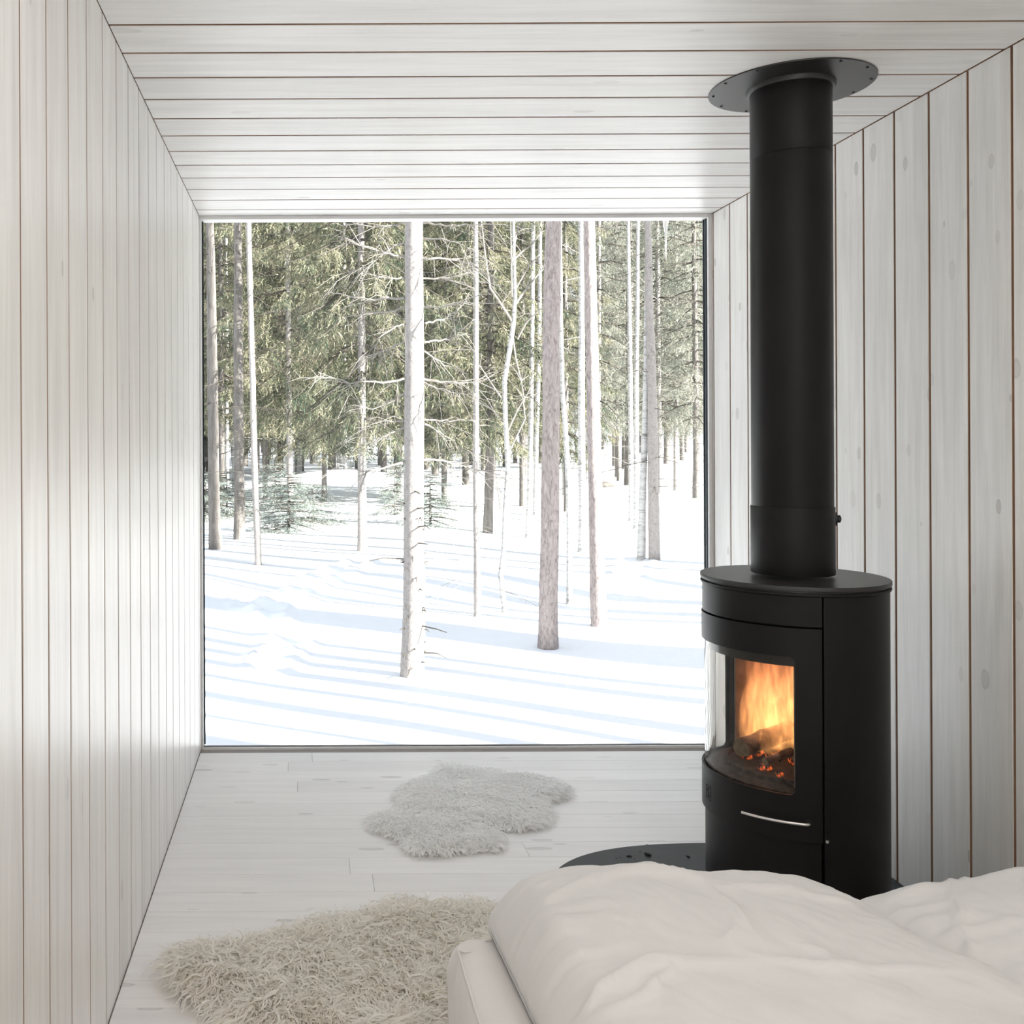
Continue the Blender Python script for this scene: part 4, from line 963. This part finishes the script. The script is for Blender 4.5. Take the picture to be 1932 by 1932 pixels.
# hearth plate (rounded, ends at the wall)
mb = MB(); poly = []
for i in range(160):
    t = 2 * math.pi * i / 160; c, s = math.cos(t), math.sin(t); e = 2 / 2.65
    x = 0.62 * math.copysign(abs(c) ** e, c); y = 0.467 * math.copysign(abs(s) ** e, s)
    poly.append((min(CX + x, XR - 0.004), CY + y))
mb.prism(poly, lambda p, t: (p[0], p[1], t), 0.0004, 0.0076)
tag(mb.build('hearth_plate', M['hearth'], None, None, 0.001), 'flat dark rounded metal floor plate under the stove', 'hearth plate')
rg = random.Random(3)
chips = [(1222, 1597, 0.0, 0.011, 'black charcoal chip lying alone on the white floor by the hearth plate'), (1223, 1613.5, 0.0078, 0.013, 'largest charcoal chip on the hearth plate'),
         (1188, 1616.5, 0.0078, 0.008, 'flat charcoal chip near the rounded end of the hearth plate'), (1299, 1617.5, 0.0078, 0.008, 'charcoal chip on the hearth plate closest to the stove')]
for j in range(9): chips.append((rg.uniform(1160, 1318), rg.uniform(1606, 1622), 0.0078, rg.uniform(0.0018, 0.0034), None))
for px, py, z, r, lab in chips:
    p = on_z(px, py, z); bm = bmesh.new(); bmesh.ops.create_icosphere(bm, subdivisions=1, radius=1)
    for v in bm.verts: v.co *= 1 + 0.5 * noise.noise(v.co * 2 + Vector((px, py, 0)))
    zmin = min(v.co.z for v in bm.verts)
    for v in bm.verts: v.co = Vector((v.co.x * r, v.co.y * r * 0.6, (v.co.z - zmin) * r * 0.22))
    me = bpy.data.meshes.new('charcoal_chip'); bm.to_mesh(me); bm.free(); me.materials.append(M['char'])
    o = link('charcoal_chip', me); o.location = (p.x, p.y, z + 0.0002); o.rotation_euler = (0, 0, rg.uniform(0, 3))
    tag(o, lab or 'tiny charcoal crumb scattered on the hearth plate', 'charcoal', None if lab else 'charcoal crumbs')

# logs, embers and flames in the firebox
def log(p0, p1, r, label, seed, squash=1.0):
    mb = MB(); p0, p1 = Vector(p0), Vector(p1); n, k = 18, 12
    pts = [p0.lerp(p1, i / k) for i in range(k + 1)]
    mb.tube(pts, r, n)
    for i, v in enumerate(mb.v):
        v = Vector(v); t = max(0, min(1, (v - p0).dot(p1 - p0) / (p1 - p0).length_squared)); c = p0.lerp(p1, t); dv = v - c
        dv.z *= squash; mb.v[i] = tuple(c + dv * (1 + 0.22 * noise.noise(v * 28 + Vector((seed, 0, 0)))))
    mb.m[-1] = 1; mb.m[-2] = 1
    return tag(mb.build('firewood_log', [M['log'], M['log_end']], None, 40), label, 'log')
zl = 0.411
log((CX - 0.125, CY + 0.03, zl + 0.026), (CX + 0.045, CY + 0.115, zl + 0.050), 0.027, 'half-round log with pale cut end, lowest in the stove fire', 1, 0.9)
log((CX - 0.01, CY - 0.055, zl + 0.020), (CX + 0.06, CY + 0.07, zl + 0.030), 0.018, 'charred log lying across the middle of the stove fire', 2)
log((CX - 0.095, CY - 0.045, zl + 0.012), (CX - 0.01, CY - 0.010, zl + 0.030), 0.010, 'thin split stick leaning on the embers in the stove', 3)
log((CX + 0.055, CY - 0.03, zl + 0.06), (CX + 0.10, CY + 0.02, zl + 0.17), 0.030, 'upright dark log standing at the back of the stove fire', 4)
rg = random.Random(12)
for i in range(26):
    x, y = rg.uniform(-0.11, 0.08), rg.uniform(-0.10, 0.11)
    if math.hypot(x, y) > 0.145: continue
    bm = bmesh.new(); bmesh.ops.create_icosphere(bm, subdivisions=2, radius=1); r = rg.uniform(0.006, 0.014)
    for v in bm.verts: v.co = v.co * (1 + 0.5 * noise.noise(v.co * 1.7 + Vector((i, 0, 0)))) * r
    zmin = min(v.co.z for v in bm.verts)
    me = bpy.data.meshes.new('ember'); bm.to_mesh(me); bm.free(); me.materials.append(M['ember'])
    o = link('ember', me); o.location = (CX + x, CY + y, zl - zmin - 0.0105); tag(o, 'small glowing ember lying under the burning logs', 'ember', 'embers in the stove')
# flames: one body of fire, wavy tongues
def flame_tongue(mb, c, r, h, sway, seed):
    n, k = 16, 14; pts = []; rad = []
    for i in range(k + 1):
        t = i / k
        w = noise.noise_vector(Vector((seed * 3.7, 0, t * 2.2)))
        pts.append(Vector((c[0] + sway[0] * t * t + 0.022 * w.x * t, c[1] + sway[1] * t * t + 0.022 * w.y * t, c[2] + h * t)))
        rad.append(max(0.0015, r * (0.55 + 1.2 * t) * (1 - t) ** 0.75 * 1.25))
    mb.tube(pts, rad, n)
fire = tag(empty('flames', (CX, CY, 0.425)), 'orange and yellow flames filling the stove behind the glass', 'fire')
rg = random.Random(31)
FT = [(-0.085, 0.05, 0.03, 0.20), (-0.07, 0.09, 0.035, 0.26), (-0.03, 0.11, 0.04, 0.30), (0.01, 0.12, 0.04, 0.31), (0.05, 0.11, 0.04, 0.31), (0.0, 0.06, 0.045, 0.30), (0.05, 0.05, 0.045, 0.31), (0.06, 0.0, 0.04, 0.31), (0.03, -0.02, 0.04, 0.29), (0.06, -0.06, 0.035, 0.29), (0.0, -0.06, 0.03, 0.23), (-0.05, 0.02, 0.035, 0.22), (-0.055, 0.115, 0.03, 0.30), (0.06, 0.08, 0.04, 0.31), (-0.02, 0.07, 0.035, 0.27), (0.02, -0.09, 0.03, 0.26)]
for i, (x, y, r, h) in enumerate(FT):
    mb = MB(); flame_tongue(mb, (x, y, 0), r * 1.15, h, (0.012 * math.sin(i * 2.1) + (0.015 if x < 0 else 0), 0.012 * math.cos(i * 1.7)), i)
    mb.build('flame_tongue', M['flame'], fire, 180)

# ------------------------------------------------------------------ bed
def bed_top(): return 0.30
mb = MB()
MX0, MX1, MY0, MY1, MH = 0.272, XR - 0.012, -0.12, 1.935, 0.300
nu, nv = 60, 16
prof = []
per = []
def rrect(x0, x1, y0, y1, r, n=10):
    out = []
    for cx, cy, a0 in ((x1 - r, y1 - r, 0), (x0 + r, y1 - r, 90), (x0 + r, y0 + r, 180), (x1 - r, y0 + r, 270)):
        for i in range(n + 1):
            a = R(a0 + 90 * i / n); out.append((cx + r * math.cos(a), cy + r * math.sin(a)))
    return out
def dense(poly, step):
    out = []
    for i in range(len(poly)):
        a, b2 = Vector(poly[i]), Vector(poly[(i + 1) % len(poly)]); k = max(1, int((b2 - a).length / step))
        for j in range(k): out.append(tuple(a.lerp(b2, j / k)))
    return out
outline = dense(rrect(MX0, MX1, MY0, MY1, 0.045), 0.02)
ctr = Vector(((MX0 + MX1) / 2, (MY0 + MY1) / 2))
levels = [(0.002, 0.004), (0.03, 0.001), (0.10, 0.0), (0.18, 0.0), (0.255, 0.0), (0.280, 0.004), (0.293, 0.012), (0.299, 0.022), (0.301, 0.035)]
vs = []
for li, (z, ins) in enumerate(levels):
    for (x, y) in outline:
        p = Vector((x, y)); dirn = Vector((1 if x > MX1 - 0.05 else -1 if x < MX0 + 0.05 else 0, 1 if y > MY1 - 0.05 else -1 if y < MY0 + 0.05 else 0))
        if dirn.length: dirn.normalize()
        cornery = math.exp(-((x - MX0) ** 2 + (y - MY1) ** 2) / 0.018)
        pl = 0.010 * cornery * math.sin((x - y) * 95 + z * 8) * (1 if z < 0.28 else 0.4)
        pl += 0.0025 * noise.noise(Vector((x * 9, y * 9, z * 14)))
        p = p - dirn * (ins + pl)
        vs.append((p.x, p.y, z))
n = len(outline); fs = []
for l in range(len(levels) - 1):
    for i in range(n): fs.append((l * n + i, l * n + (i + 1) % n, (l + 1) * n + (i + 1) % n, (l + 1) * n + i))
fs.append(tuple((len(levels) - 1) * n + i for i in range(n))); fs.append(tuple(range(n - 1, -1, -1)))
mb.add(vs, fs)
mat_root = tag(empty('mattress', (0, 0, 0)), 'low mattress in an off-white fitted sheet under the duvets', 'mattress')
mb.build('fitted_sheet', M['sheet'], mat_root, 60)
mb = MB(); rim = dense(rrect(MX0 + 0.012, MX1 - 0.012, MY0 + 0.012, MY1 - 0.012, 0.038), 0.03); rim.append(rim[0])
mb.tube([(x, y, 0.2945 + 0.001 * noise.noise(Vector((x * 12, y * 12, 0)))) for x, y in rim], 0.0028, 6, 0, False); mb.build('sheet_seam', M['sheet'], mat_root, 180)

def pdist(X, Y, poly):
    """distance to a polyline and the side sign"""
    best = np.full(X.shape, 9.0); sgn = np.ones(X.shape); tt = np.zeros(X.shape); nseg = len(poly) - 1
    for i in range(nseg):
        ax, ay = poly[i]; bx, by = poly[i + 1]; dx, dy = bx - ax, by - ay; L2 = dx * dx + dy * dy
        t = np.clip(((X - ax) * dx + (Y - ay) * dy) / L2, 0, 1); qx, qy = ax + t * dx - X, ay + t * dy - Y; dd = np.hypot(qx, qy)
        m_ = dd < best; best = np.where(m_, dd, best); sgn = np.where(m_, np.sign(dx * (Y - ay) - dy * (X - ax)), sgn); tt = np.where(m_, (i + t) / nseg, tt)
    return best, sgn, tt
def vnoise(X, Y, sx, sy, seed=0.0, ang=0.0, octv=3):
    c, s = math.cos(ang), math.sin(ang); U, V = (X * c + Y * s) * sx, (-X * s + Y * c) * sy
    out = np.empty(X.shape)
    for idx in np.ndindex(X.shape): out[idx] = noise.fractal(Vector((U[idx], V[idx], seed)), 0.9, 2.0, octv)
    return out
def crop3(x, y): return (800 + x / 1.707, 1580 + y / 1.707)
def duvet(name, label, xl, xr, crest, base_z, y0, y1, creases, seed, edge=0.07, nx=170, ny=300, edge_far=0.10):
    """xl(y), xr(y): side edges; crest(s): height across; closed puffy body"""
    s = np.linspace(0, 1, nx); t = np.linspace(0, 1, ny) ** 1.0
    Sg, Tg = np.meshgrid(s, t)
    Y = y0 + (y1 - y0) * Tg
    X = xl(Y) + (xr(Y) - xl(Y)) * Sg
    W = xr(Y) - xl(Y)
    e = np.minimum(Sg, 1 - Sg) * W; ef = (1 - Tg) * (y1 - y0); en = Tg * (y1 - y0)
    def rise(dist, w): q = np.clip(1 - dist / w, 0, 1); return np.sqrt(np.clip(1 - q ** 2.3, 0, 1))
    prof = rise(e, edge) * rise(ef, edge_far) * rise(en, 0.1)
    top = crest(Sg, Y)
    lump = 0.016 * vnoise(X, Y, 4.2, 3.2, seed) + 0.0035 * vnoise(X, Y, 12, 8, seed + 5, 0.6) + 0.0008 * vnoise(X, Y, 50, 16, seed + 9, 0.9)
    pleat = 0.007 * vnoise(X, Y, 3, 34, seed + 20) * np.exp(-(Sg * W / 0.14) ** 2) + 0.005 * vnoise(X, Y, 4, 42, seed + 30) * np.exp(-(((1 - Sg) * W) / 0.12) ** 2)
    cr = np.zeros(X.shape)
    for poly, amp, wd, sharp in creases:
        D, sg, tt = pdist(X, Y, poly); taper = np.sin(np.pi * np.clip(tt, 0.02, 0.98)) ** 0.5
        w = np.where(sg > 0, wd, wd * sharp); cr += 1.35 * amp * taper * (np.exp(-(D / w) ** 1.15) - 0.25 * np.exp(-(D / (wd * 2.6)) ** 2))
    Zt = base_z + (top - base_z) * prof + (lump + cr) * prof + pleat * (prof > 0.02)
    Zb = base_z + (1 - np.minimum(1, rise(e, edge * 0.8) * rise(ef, 0.06) * rise(en, 0.06))) * (np.minimum(Zt - base_z, 0.04)) * 0.9
    Zb = np.minimum(Zb, Zt - 0.0005)
    border = (Sg == 0) | (Sg == 1) | (Tg == 0) | (Tg == 1)
    Zb = np.where(border, Zt, Zb)
    # bulge the flanks outward a little
    bul = np.sin(np.pi * np.clip(prof, 0, 1)) * 0.012
    X = X + np.where(Sg < 0.5, -bul, bul) * np.exp(-e / edge)
    Y2 = Y + np.sin(np.pi * np.clip(prof, 0, 1)) * 0.012 * np.exp(-ef / edge_far)
    A = np.stack([X, Y2, Zt], -1).reshape(-1, 3); B = np.stack([X, Y2, Zb], -1).reshape(-1, 3)
    ii = np.arange((ny - 1) * (nx - 1)); r_, c_ = ii // (nx - 1), ii % (nx - 1)
    q = np.stack([r_ * nx + c_, r_ * nx + c_ + 1, (r_ + 1) * nx + c_ + 1, (r_ + 1) * nx + c_], -1)
    me = quad_mesh(name, np.concatenate([A, B]), np.concatenate([q, q[:, ::-1] + nx * ny]), M['duvet'])
    bm = bmesh.new(); bm.from_mesh(me); bmesh.ops.remove_doubles(bm, verts=bm.verts, dist=1e-5); bm.to_mesh(me); bm.free()
    return tag(link(name, me), label, 'duvet', None)
def cw(pts, z=0.42): return [tuple(on_z(*crop3(*p), z).xy) for p in pts]
CRE = [(cw([(560, 215), (620, 195), (700, 186), (800, 190), (890, 206)]), 0.013, 0.020, 0.4), (cw([(890, 206), (940, 255), (1000, 310), (1075, 402)]), 0.012, 0.022, 0.5),
       (cw([(920, 236), (1030, 222), (1200, 231), (1400, 246)]), 0.010, 0.018, 0.4), (cw([(480, 600), (560, 545), (680, 505), (800, 490), (1050, 490)], 0.41), 0.016, 0.018, 0.4),
       (cw([(1050, 490), (1200, 505), (1310, 522), (1500, 508), (1700, 514)], 0.40), 0.010, 0.016, 0.4), (cw([(600, 600), (700, 570), (790, 520), (810, 495)], 0.41), 0.010, 0.014, 0.5),
       (cw([(700, 130), (740, 160), (830, 175), (900, 200)], 0.43), 0.008, 0.02, 0.6), (cw([(640, 490), (720, 492), (790, 490)], 0.41), 0.006, 0.01, 0.4), (cw([(330, 300), (420, 265), (590, 205)], 0.41), 0.007, 0.018, 0.5),
       (cw([(960, 330), (1000, 400), (960, 440)], 0.41), 0.008, 0.02, 0.5), (cw([(1210, 450), (1290, 470), (1320, 520)], 0.40), 0.009, 0.02, 0.5), (cw([(720, 560), (800, 600), (860, 640)], 0.40), 0.008, 0.014, 0.5)]
def lin(v, a, b): return np.interp(v, a, b)
crest1 = lambda S_, Y_: np.interp(S_, [0, 0.08, 0.2, 0.35, 0.55, 0.72, 0.85, 0.93, 1.0], [0.41, 0.445, 0.461, 0.460, 0.456, 0.452, 0.436, 0.416, 0.398]) - 0.012 * (1 - np.clip((Y_ - 1.2) / 0.6, 0, 1))
duvet('duvet', 'puffy white duvet nearest the shaggy rug, with soft creases across it', lambda y: np.interp(y, [0, 1.5, 1.95], [0.385, 0.375, 0.352]), lambda y: np.interp(y, [0, 1.4, 1.6, 1.75, 1.95], [1.20, 1.185, 1.14, 1.07, 1.035]), crest1, 0.303, -0.1, 1.945, CRE, 2.0, 0.055)
CRE2 = [(cw([(1690, 100), (1700, 190), (1730, 280), (1780, 350), (1860, 420)], 0.41), 0.012, 0.016, 0.5), (cw([(1500, 170), (1560, 165), (1640, 150)], 0.41), 0.008, 0.014, 0.5), (cw([(1720, 110), (1760, 180), (1765, 250)], 0.41), 0.008, 0.012, 0.5),
        (cw([(1650, 330), (1700, 300), (1730, 260)], 0.40), 0.008, 0.012, 0.5), (cw([(1810, 440), (1850, 470), (1932, 490)], 0.40), 0.010, 0.012, 0.5)]
crest2 = lambda S_, Y_: np.interp(S_, [0, 0.12, 0.3, 0.5, 0.8, 1.0], [0.392, 0.402, 0.424, 0.442, 0.448, 0.435])
duvet('duvet', 'white duvet against the knotty wall, wrinkled along its seam', lambda y: np.interp(y, [0, 1.4, 1.6, 1.75, 1.95], [1.209, 1.194, 1.149, 1.079, 1.044]), lambda y: y * 0 + XR - 0.016, crest2, 0.303, -0.1, 1.955, CRE2, 7.0, 0.045, 120, 260, 0.09)

# ------------------------------------------------------------------ sheepskins
def pip(X, Y, poly):
    ins = np.zeros(X.shape, bool); n = len(poly); j = n - 1
    for i in range(n):
        xi, yi = poly[i]; xj, yj = poly[j]
        c = ((yi > Y) != (yj > Y)) & (X < (xj - xi) * (Y - yi) / (yj - yi + 1e-12) + xi); ins ^= c; j = i
    return ins
def skin(name, label, poly, thick, count, length, width, key, curl, lay, seed, segs=5, flow=None, clump=0.0):
    """a hide lying on the floor (its hide a thin sheet) with its wool as individual locks"""
    poly = [tuple(p) for p in poly]
    root = tag(empty(name, (0, 0, 0.0)), label, 'sheepskin')
    rg = np.random.default_rng(seed)
    xs = [p[0] for p in poly]; ys = [p[1] for p in poly]
    # hide
    st_ = 0.012
    gx = np.arange(min(xs) - st_, max(xs) + st_, st_); gy = np.arange(min(ys) - st_, max(ys) + st_, st_); X, Y = np.meshgrid(gx, gy)
    closed = poly + [poly[0]]
    def height(X, Y):
        D, _, _ = pdist(X, Y, closed); ins = pip(X, Y, poly)
        return np.where(ins, 1.0, 0.0), np.where(ins, D, 0.0)
    I, D = height(X, Y)
    keep = I > 0; idx = -np.ones(X.shape, int); idx[keep] = np.arange(keep.sum())
    def zt(x, y, D): return 0.004 + thick * np.sqrt(np.clip(D / 0.06, 0, 1)) * (1 + 0.3 * np.sin(x * 17 + 2 * np.sin(y * 11)) * np.sin(y * 19 + 1))
    co = np.stack([X[keep], Y[keep], zt(X[keep], Y[keep], D[keep])], -1)
    qs = []
    a, b_, c, d_ = idx[:-1, :-1], idx[:-1, 1:], idx[1:, 1:], idx[1:, :-1]; ok = (a >= 0) & (b_ >= 0) & (c >= 0) & (d_ >= 0)
    q = np.stack([a[ok], b_[ok], c[ok], d_[ok]], -1)
    me = quad_mesh('hide', co, q, M[key]); link('hide', me, root)
    # wool
    pts = []
    while sum(len(p) for p in pts) < count:
        x = rg.uniform(min(xs), max(xs), count); y = rg.uniform(min(ys), max(ys), count); ok = pip(x, y, poly); pts.append(np.stack([x[ok], y[ok]], -1))
    p = np.concatenate(pts)[:count]; x, y = p[:, 0], p[:, 1]
    D, _, _ = pdist(x, y, closed); z = zt(x, y, D) - 0.002
    # flow direction: outward near the rim, patchy swirl inside
    eps = 0.01
    gxx = (pdist(x + eps, y, closed)[0] - pdist(x - eps, y, closed)[0]); gyy = (pdist(x, y + eps, closed)[0] - pdist(x, y - eps, closed)[0])
    out = -np.stack([gxx, gyy], -1); out /= np.linalg.norm(out, axis=1)[:, None] + 1e-9
    ph = 3.0 * np.sin(x * 7 + 1.3 * np.sin(y * 9)) + 2.2 * np.sin(y * 8 + 2 * np.sin(x * 6 + 1)); sw = np.stack([np.cos(ph), np.sin(ph)], -1)
    if flow is not None: sw = 0.5 * sw + np.array(flow)
    w = np.exp(-D / 0.035)[:, None]; dir2 = out * (w + 0.15) + sw * (1 - w) * 0.8 + rg.normal(0, 0.35, (count, 2)); dir2 /= np.linalg.norm(dir2, axis=1)[:, None] + 1e-9
    l = length * rg.uniform(0.6, 1.25, count); layv = np.clip(lay + 0.25 * w[:, 0] + rg.normal(0, 0.15, count), 0.1, 1.4)
    side = np.stack([-dir2[:, 1], dir2[:, 0]], -1)
    fr = rg.uniform(0.8, 1.3, count) * curl[1]; p0 = rg.uniform(0, 6.28, count); am = curl[0] * rg.uniform(0.6, 1.3, count)
    cs = clump if clump else 0.01
    cellx, celly = np.floor(x / cs), np.floor(y / cs)
    hsh = lambda a, b2, q: np.modf(np.abs(np.sin(a * 127.1 + b2 * 311.7 + q) * 43758.5453))[0]
    kx = (cellx + 0.15 + 0.7 * hsh(cellx, celly, 1.0)) * cs - x; ky = (celly + 0.15 + 0.7 * hsh(cellx, celly, 2.0)) * cs - y
    if clump:
        p0 = 6.28 * hsh(cellx, celly, 3.0) + rg.normal(0, 0.5, count); l = l * (0.75 + 0.5 * hsh(cellx, celly, 4.0)); layv = layv + 0.5 * (hsh(cellx, celly, 5.0) - 0.5)
        da = 1.6 * (hsh(cellx, celly, 6.0) - 0.5); dir2 = np.stack([dir2[:, 0] * np.cos(da) - dir2[:, 1] * np.sin(da), dir2[:, 0] * np.sin(da) + dir2[:, 1] * np.cos(da)], -1)
        side = np.stack([-dir2[:, 1], dir2[:, 0]], -1)
    rings = []
    for k in range(segs + 1):
        t = k / segs
        ang = layv * (0.35 + 0.85 * t)
        r = l * t; hx = r * np.sin(ang); hz = r * np.cos(ang) * (1 - 0.35 * t)
        wv = am * t * np.sin(fr * t * 6.28 + p0); wz = am * t * np.cos(fr * t * 6.28 + p0) * 0.7
        cx = x + dir2[:, 0] * (hx) + side[:, 0] * wv; cy = y + dir2[:, 1] * hx + side[:, 1] * wv; cz = np.maximum(z + hz + wz, 0.004)
        if clump: cx = cx + kx * 0.75 * t; cy = cy + ky * 0.75 * t
        wd = width * (1 - 0.75 * t ** 1.5) * 0.5
        rings.append((cx, cy, cz, wd))
    V = []
    tw = rg.uniform(-1.0, 1.0, count); ca, sa = np.cos(tw), np.sin(tw)
    for cx, cy, cz, wd in rings:
        for sg in (-1, 1):
            V.append(np.stack([cx + sg * side[:, 0] * wd * ca, cy + sg * side[:, 1] * wd * ca, np.maximum(cz + sg * wd * sa, 0.002)], -1))
    V = np.stack(V, 1).reshape(-1, 3); per = (segs + 1) * 2
    f = [(k * 2, k * 2 + 1, k * 2 + 3, k * 2 + 2) for k in range(segs)]
    f = np.array(f)[None] + (np.arange(count) * per)[:, None, None]
    wool_o = link('wool', quad_mesh('wool', V, f.reshape(-1, 4), M[key]), root); wool_o['kind'] = 'stuff'
    return root
def inset(poly, k):
    c = Vector((sum(p[0] for p in poly) / len(poly), sum(p[1] for p in poly) / len(poly))); return [tuple(c + (Vector(p) - c) * k) for p in poly]
far_px = [(670, 205), (700, 160), (760, 130), (850, 140), (960, 160), (1080, 175), (1200, 195), (1320, 225), (1450, 232), (1600, 248), (1720, 285), (1800, 325), (1828, 375), (1800, 412), (1700, 438), (1590, 458), (1640, 505), (1680, 565), (1660, 615), (1600, 645), (1500, 680), (1400, 688), (1280, 680), (1205, 690), (1230, 750), (1262, 815), (1240, 858), (1150, 855), (1080, 848), (1000, 872), (900, 868), (800, 890), (650, 897), (520, 900), (450, 872), (402, 835), (410, 795), (380, 780), (300, 740), (220, 705), (140, 685), (102, 645), (130, 598), (200, 565), (330, 525), (420, 505), (370, 478), (332, 428), (370, 360), (450, 300), (560, 262), (650, 245)]
far_poly = inset([on_z(660 + x / 4.293, 1400 + y / 4.293, 0.022).xy for x, y in far_px], 0.95)
skin('sheepskin_rug', 'pale white sheepskin with lobed outline lying on the floor by the window', far_poly, 0.020, 26000, 0.027, 0.0044, 'wool_white', (0.003, 0.8), 1.22, 3, 4, (0.2, -0.5), 0.011)
near_px = [(80, 1045), (95, 1000), (130, 968), (200, 958), (330, 945), (480, 922), (590, 900), (680, 858), (830, 828), (950, 822), (1060, 800), (1135, 752), (1250, 768), (1350, 776), (1480, 762), (1600, 800), (1700, 900), (1650, 1000), (1500, 1110), (1330, 1300), (1250, 1500), (900, 1500), (600, 1440), (500, 1365), (390, 1290), (335, 1215), (245, 1165), (150, 1110)]
near_poly = inset([on_z(280 + x / 2.356, 1380 + y / 2.356, 0.03).xy for x, y in near_px], 0.965)
near_poly = [(x, max(y, 1.965)) if x > 0.2 else (x, y) for x, y in near_poly]
skin('sheepskin_rug', 'large beige shaggy sheepskin with curly wool beside the bed', near_poly, 0.028, 21000, 0.060, 0.0068, 'wool_beige', (0.0085, 1.5), 1.0, 9, 8, (0.35, -0.45), 0.019)
